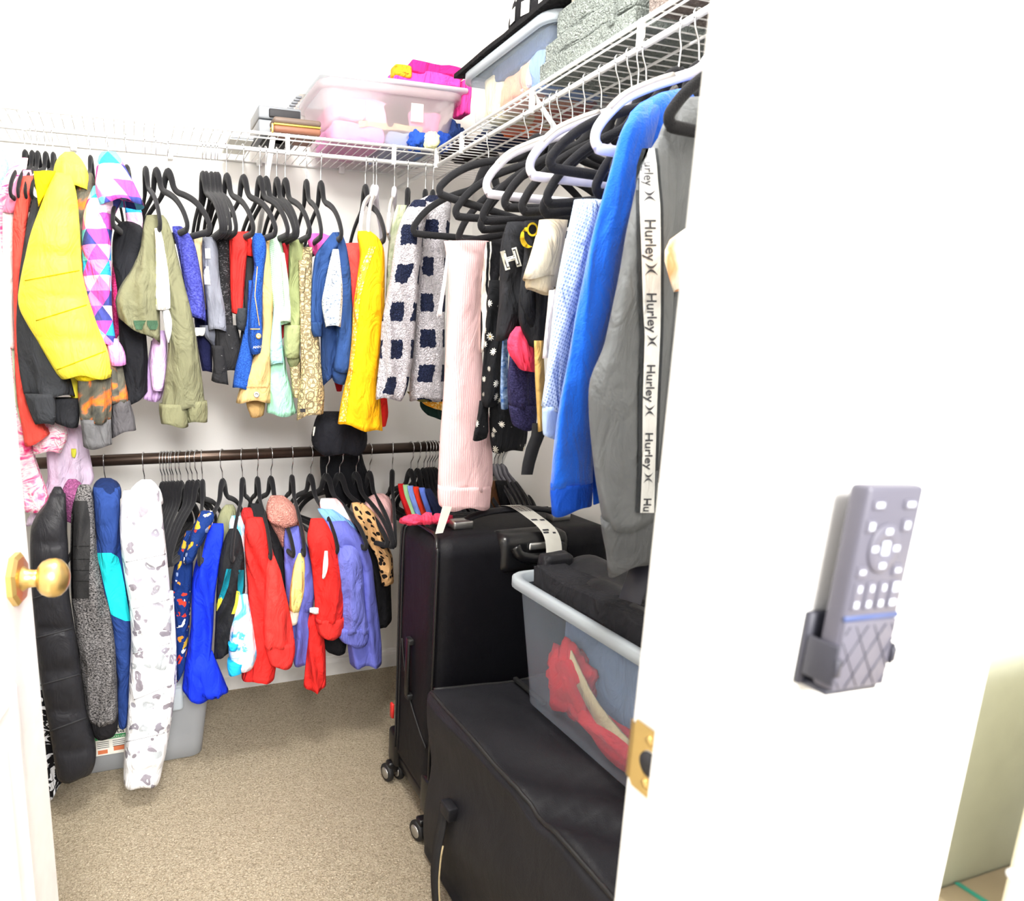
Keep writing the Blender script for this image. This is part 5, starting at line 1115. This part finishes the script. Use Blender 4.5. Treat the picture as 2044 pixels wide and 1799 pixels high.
def towel(label, mat, y0, y1, x0, x1, z0, h, layers, name='towel', seed=0):
    e = thing(name, label, 'towel', ((x0 + x1) / 2, (y0 + y1) / 2, z0))
    for k in range(layers):
        za = z0 + h * k / layers; soft('fold', mat, (x0 + .004 * (k % 2), x1, y0 + .006 * (k % 2), y1 - .005 * (k % 2), za, za + h / layers * .98), h / layers * .46, .006, 11, seed + k, e, 6)
    mk('border_band', *rbox(x0 - .004, x0 + .05, y0 + .05, y0 + .065, z0 + h * .30, z0 + h + .002, .004, 2), mat, e)
    return e
towel('folded grey-green terry towel nearest the clear shelf box', 'towelg', 1.13, 1.42, .930, 1.2, ZD, .075, 2, seed=21)
towel('rolled grey-green towel lying on the folded grey towel', 'towelg', 1.15, 1.39, .945, 1.2, ZD + .078, .055, 1, seed=25)
towel('cream fleece blanket on top of the grey towels', 'toweln', 1.12, 1.36, .955, 1.2, ZD + .136, .10, 2, 'blanket', 28)
towel('folded taupe terry towel beside the grey towels', 'towelt', .84, 1.10, .935, 1.2, ZD, .085, 3, seed=33)
towel('taupe towel rolled on top of the folded taupe one', 'towelt', .86, 1.09, .945, 1.2, ZD + .088, .07, 2, seed=37)

# ------------------------------------------------------------------ remote control on the bedroom side wall
rc = thing('remote_control', 'small grey remote control with white buttons held in a wall bracket', 'remote control', (.3938, .26, 1.1185)); rc.rotation_euler = (0, math.radians(2.6), 0); rc.scale = (.78, 1, .925)
D('remotegrey', lambda: simple('remote_plastic', '55535e', .45)); D('remotebtn', lambda: simple('remote_button', '5a5863', .5)); D('remoteprint', lambda: simple('white_print', 'c4c8d4', .6)); D('remoteblue', lambda: simple('slate_blue_strip', '3f4d78', .5)); D('bracket', lambda: simple('bracket_plastic', '30303a', .5))
def rl(u, v): return (-.0275 + .055 * u, .064 - .128 * v)           # face coordinates -> local x, z
mk('body', *rbox(-.0275, .0275, -.020, -.009, -.064, .064, .003, 3), 'remotegrey', rc, local=True)
def btn(u, v, w_, h_, pr, round_=True):
    x, z = rl(u, v)
    b = mk('button', *rbox(x - w_ / 2, x + w_ / 2, -.0210, -.0195, z - h_ / 2, z + h_ / 2, min(w_, h_) * (.49 if round_ else .2), 4), 'remotebtn', rc, local=True)
    for dx, dz, pw, ph_ in pr: mk('print', *rbox(x + dx - pw / 2, x + dx + pw / 2, -.0213, -.0209, z + dz - ph_ / 2, z + dz + ph_ / 2, min(pw, ph_) * .4, 2), 'remoteprint', b, local=True)
for u in (.2, .76): btn(u, .087, .012, .0058, [(0, 0, .007, .003)], False)
for u in (.13, .77): btn(u, .187, .009, .008, [(0, 0, .0045, .0045)])
for u in (.13, .77): btn(u, .405, .009, .0075, [(0, 0, .005, .0025)])
x, z = rl(.45, .295); dp = mk('direction_pad', *lathe([(0, .0155), (.0008, .0155), (.0014, .0147), (.0014, .0065), (.0010, .006)], (x, -.0198, z), (0, -1, 0), 32), 'remotebtn', rc, local=True)
for dx, dz in ((0, .0105), (0, -.0105), (.0105, 0), (-.0105, 0)): mk('print', *rbox(x + dx - .0028, x + dx + .0028, -.0216, -.0211, z + dz - .0017, z + dz + .0017, .001, 2), 'remoteprint', dp, local=True)
mk('centre_print', *rbox(x - .0034, x + .0034, -.0215, -.0207, z - .004, z + .0045, .002, 3), 'remoteprint', dp, local=True)
for k, u in enumerate((.13, .35, .57, .79)): btn(u, .525, .0075, .0175, [(.0008, .0048, .003 if k < 3 else .006, .004 if k < 3 else .006), (.0002, -.005, .004 if k < 3 else .006, .004)], False)
x, z = rl(.5, .635); mk('blue_strip', *rbox(-.0272, .0272, -.0205, -.019, z - .0018, z + .0018, .0005, 1), 'remoteblue', rc, local=True)
pd = mk('quilted_pad', *rbox(-.0262, .0262, -.0207, -.019, -.0635, z - .0022, .003, 2), 'remotebtn', rc, local=True)
for k in range(-3, 4):
    for sg in (-1, 1):
        x0_, z0_ = k * .018, -.042; pts_ = []
        for t_ in np.linspace(-.04, .04, 33):
            X_, Z_ = x0_ + sg * t_ * .75, z0_ + t_
            if abs(X_) < .0258 and -.0628 < Z_ < z - .003: pts_.append((X_, -.02085, Z_))
        if len(pts_) > 2: mk('groove', *tube([pts_[0], pts_[-1]], .00035, 4), 'bracket', pd, local=True)
mk('bracket', *merge([rbox(-.0300, -.0276, -.0215, -.004, -.060, -.034, .0010, 2), rbox(.0276, .0300, -.0215, -.004, -.050, -.036, .0010, 2), rbox(-.0300, -.0245, -.0225, -.0205, -.054, -.042, .0008, 1), rbox(.0255, .0300, -.0225, -.0205, -.048, -.038, .0008, 1), rbox(-.030, .030, -.004, 0, -.068, -.020, .001, 1), rbox(-.026, .026, -.018, 0, -.0685, -.0645, .001, 1)]), 'bracket', rc, local=True)

# ------------------------------------------------------------------ dresser corner in the bedroom
D('cream', lambda: simple('cream_painted_wood', 'efe2ca', .5, bump=(40, .05))); D('taupewood', lambda: simple('taupe_wood_top', 'b9a78e', .5)); D('teal', lambda: simple('teal_edge', '3fb7a4', .4))
e = thing('dresser', 'cream dresser with taupe top and teal edge strip beside the wall', 'dresser', (.72, .2, 0))
mk('carcass', *rbox(.632, .80, .14, .303, .0, .790, .003, 2), 'cream', e); mk('top', *rbox(.628, .80, .135, .304, .790, .800, .002, 2), 'taupewood', e); mk('edge_strip', *rbox(.657, .662, .14, .3035, .800, .8013, .0005, 1), 'teal', e)
mk('drawer_tower', *rbox(.600, .80, .02, .2505, .0, 1.05, .004, 2), 'cream', e)
kn = P(2035, 1745, 0, .599); mk('drawer_knob', *lathe([(0, .002), (.003, .002), (.005, .0045), (.007, .005), (.009, .003)], (.600, float(kn[1]), float(kn[2])), (-1, 0, 0), 18), 'whiteplastic', e)
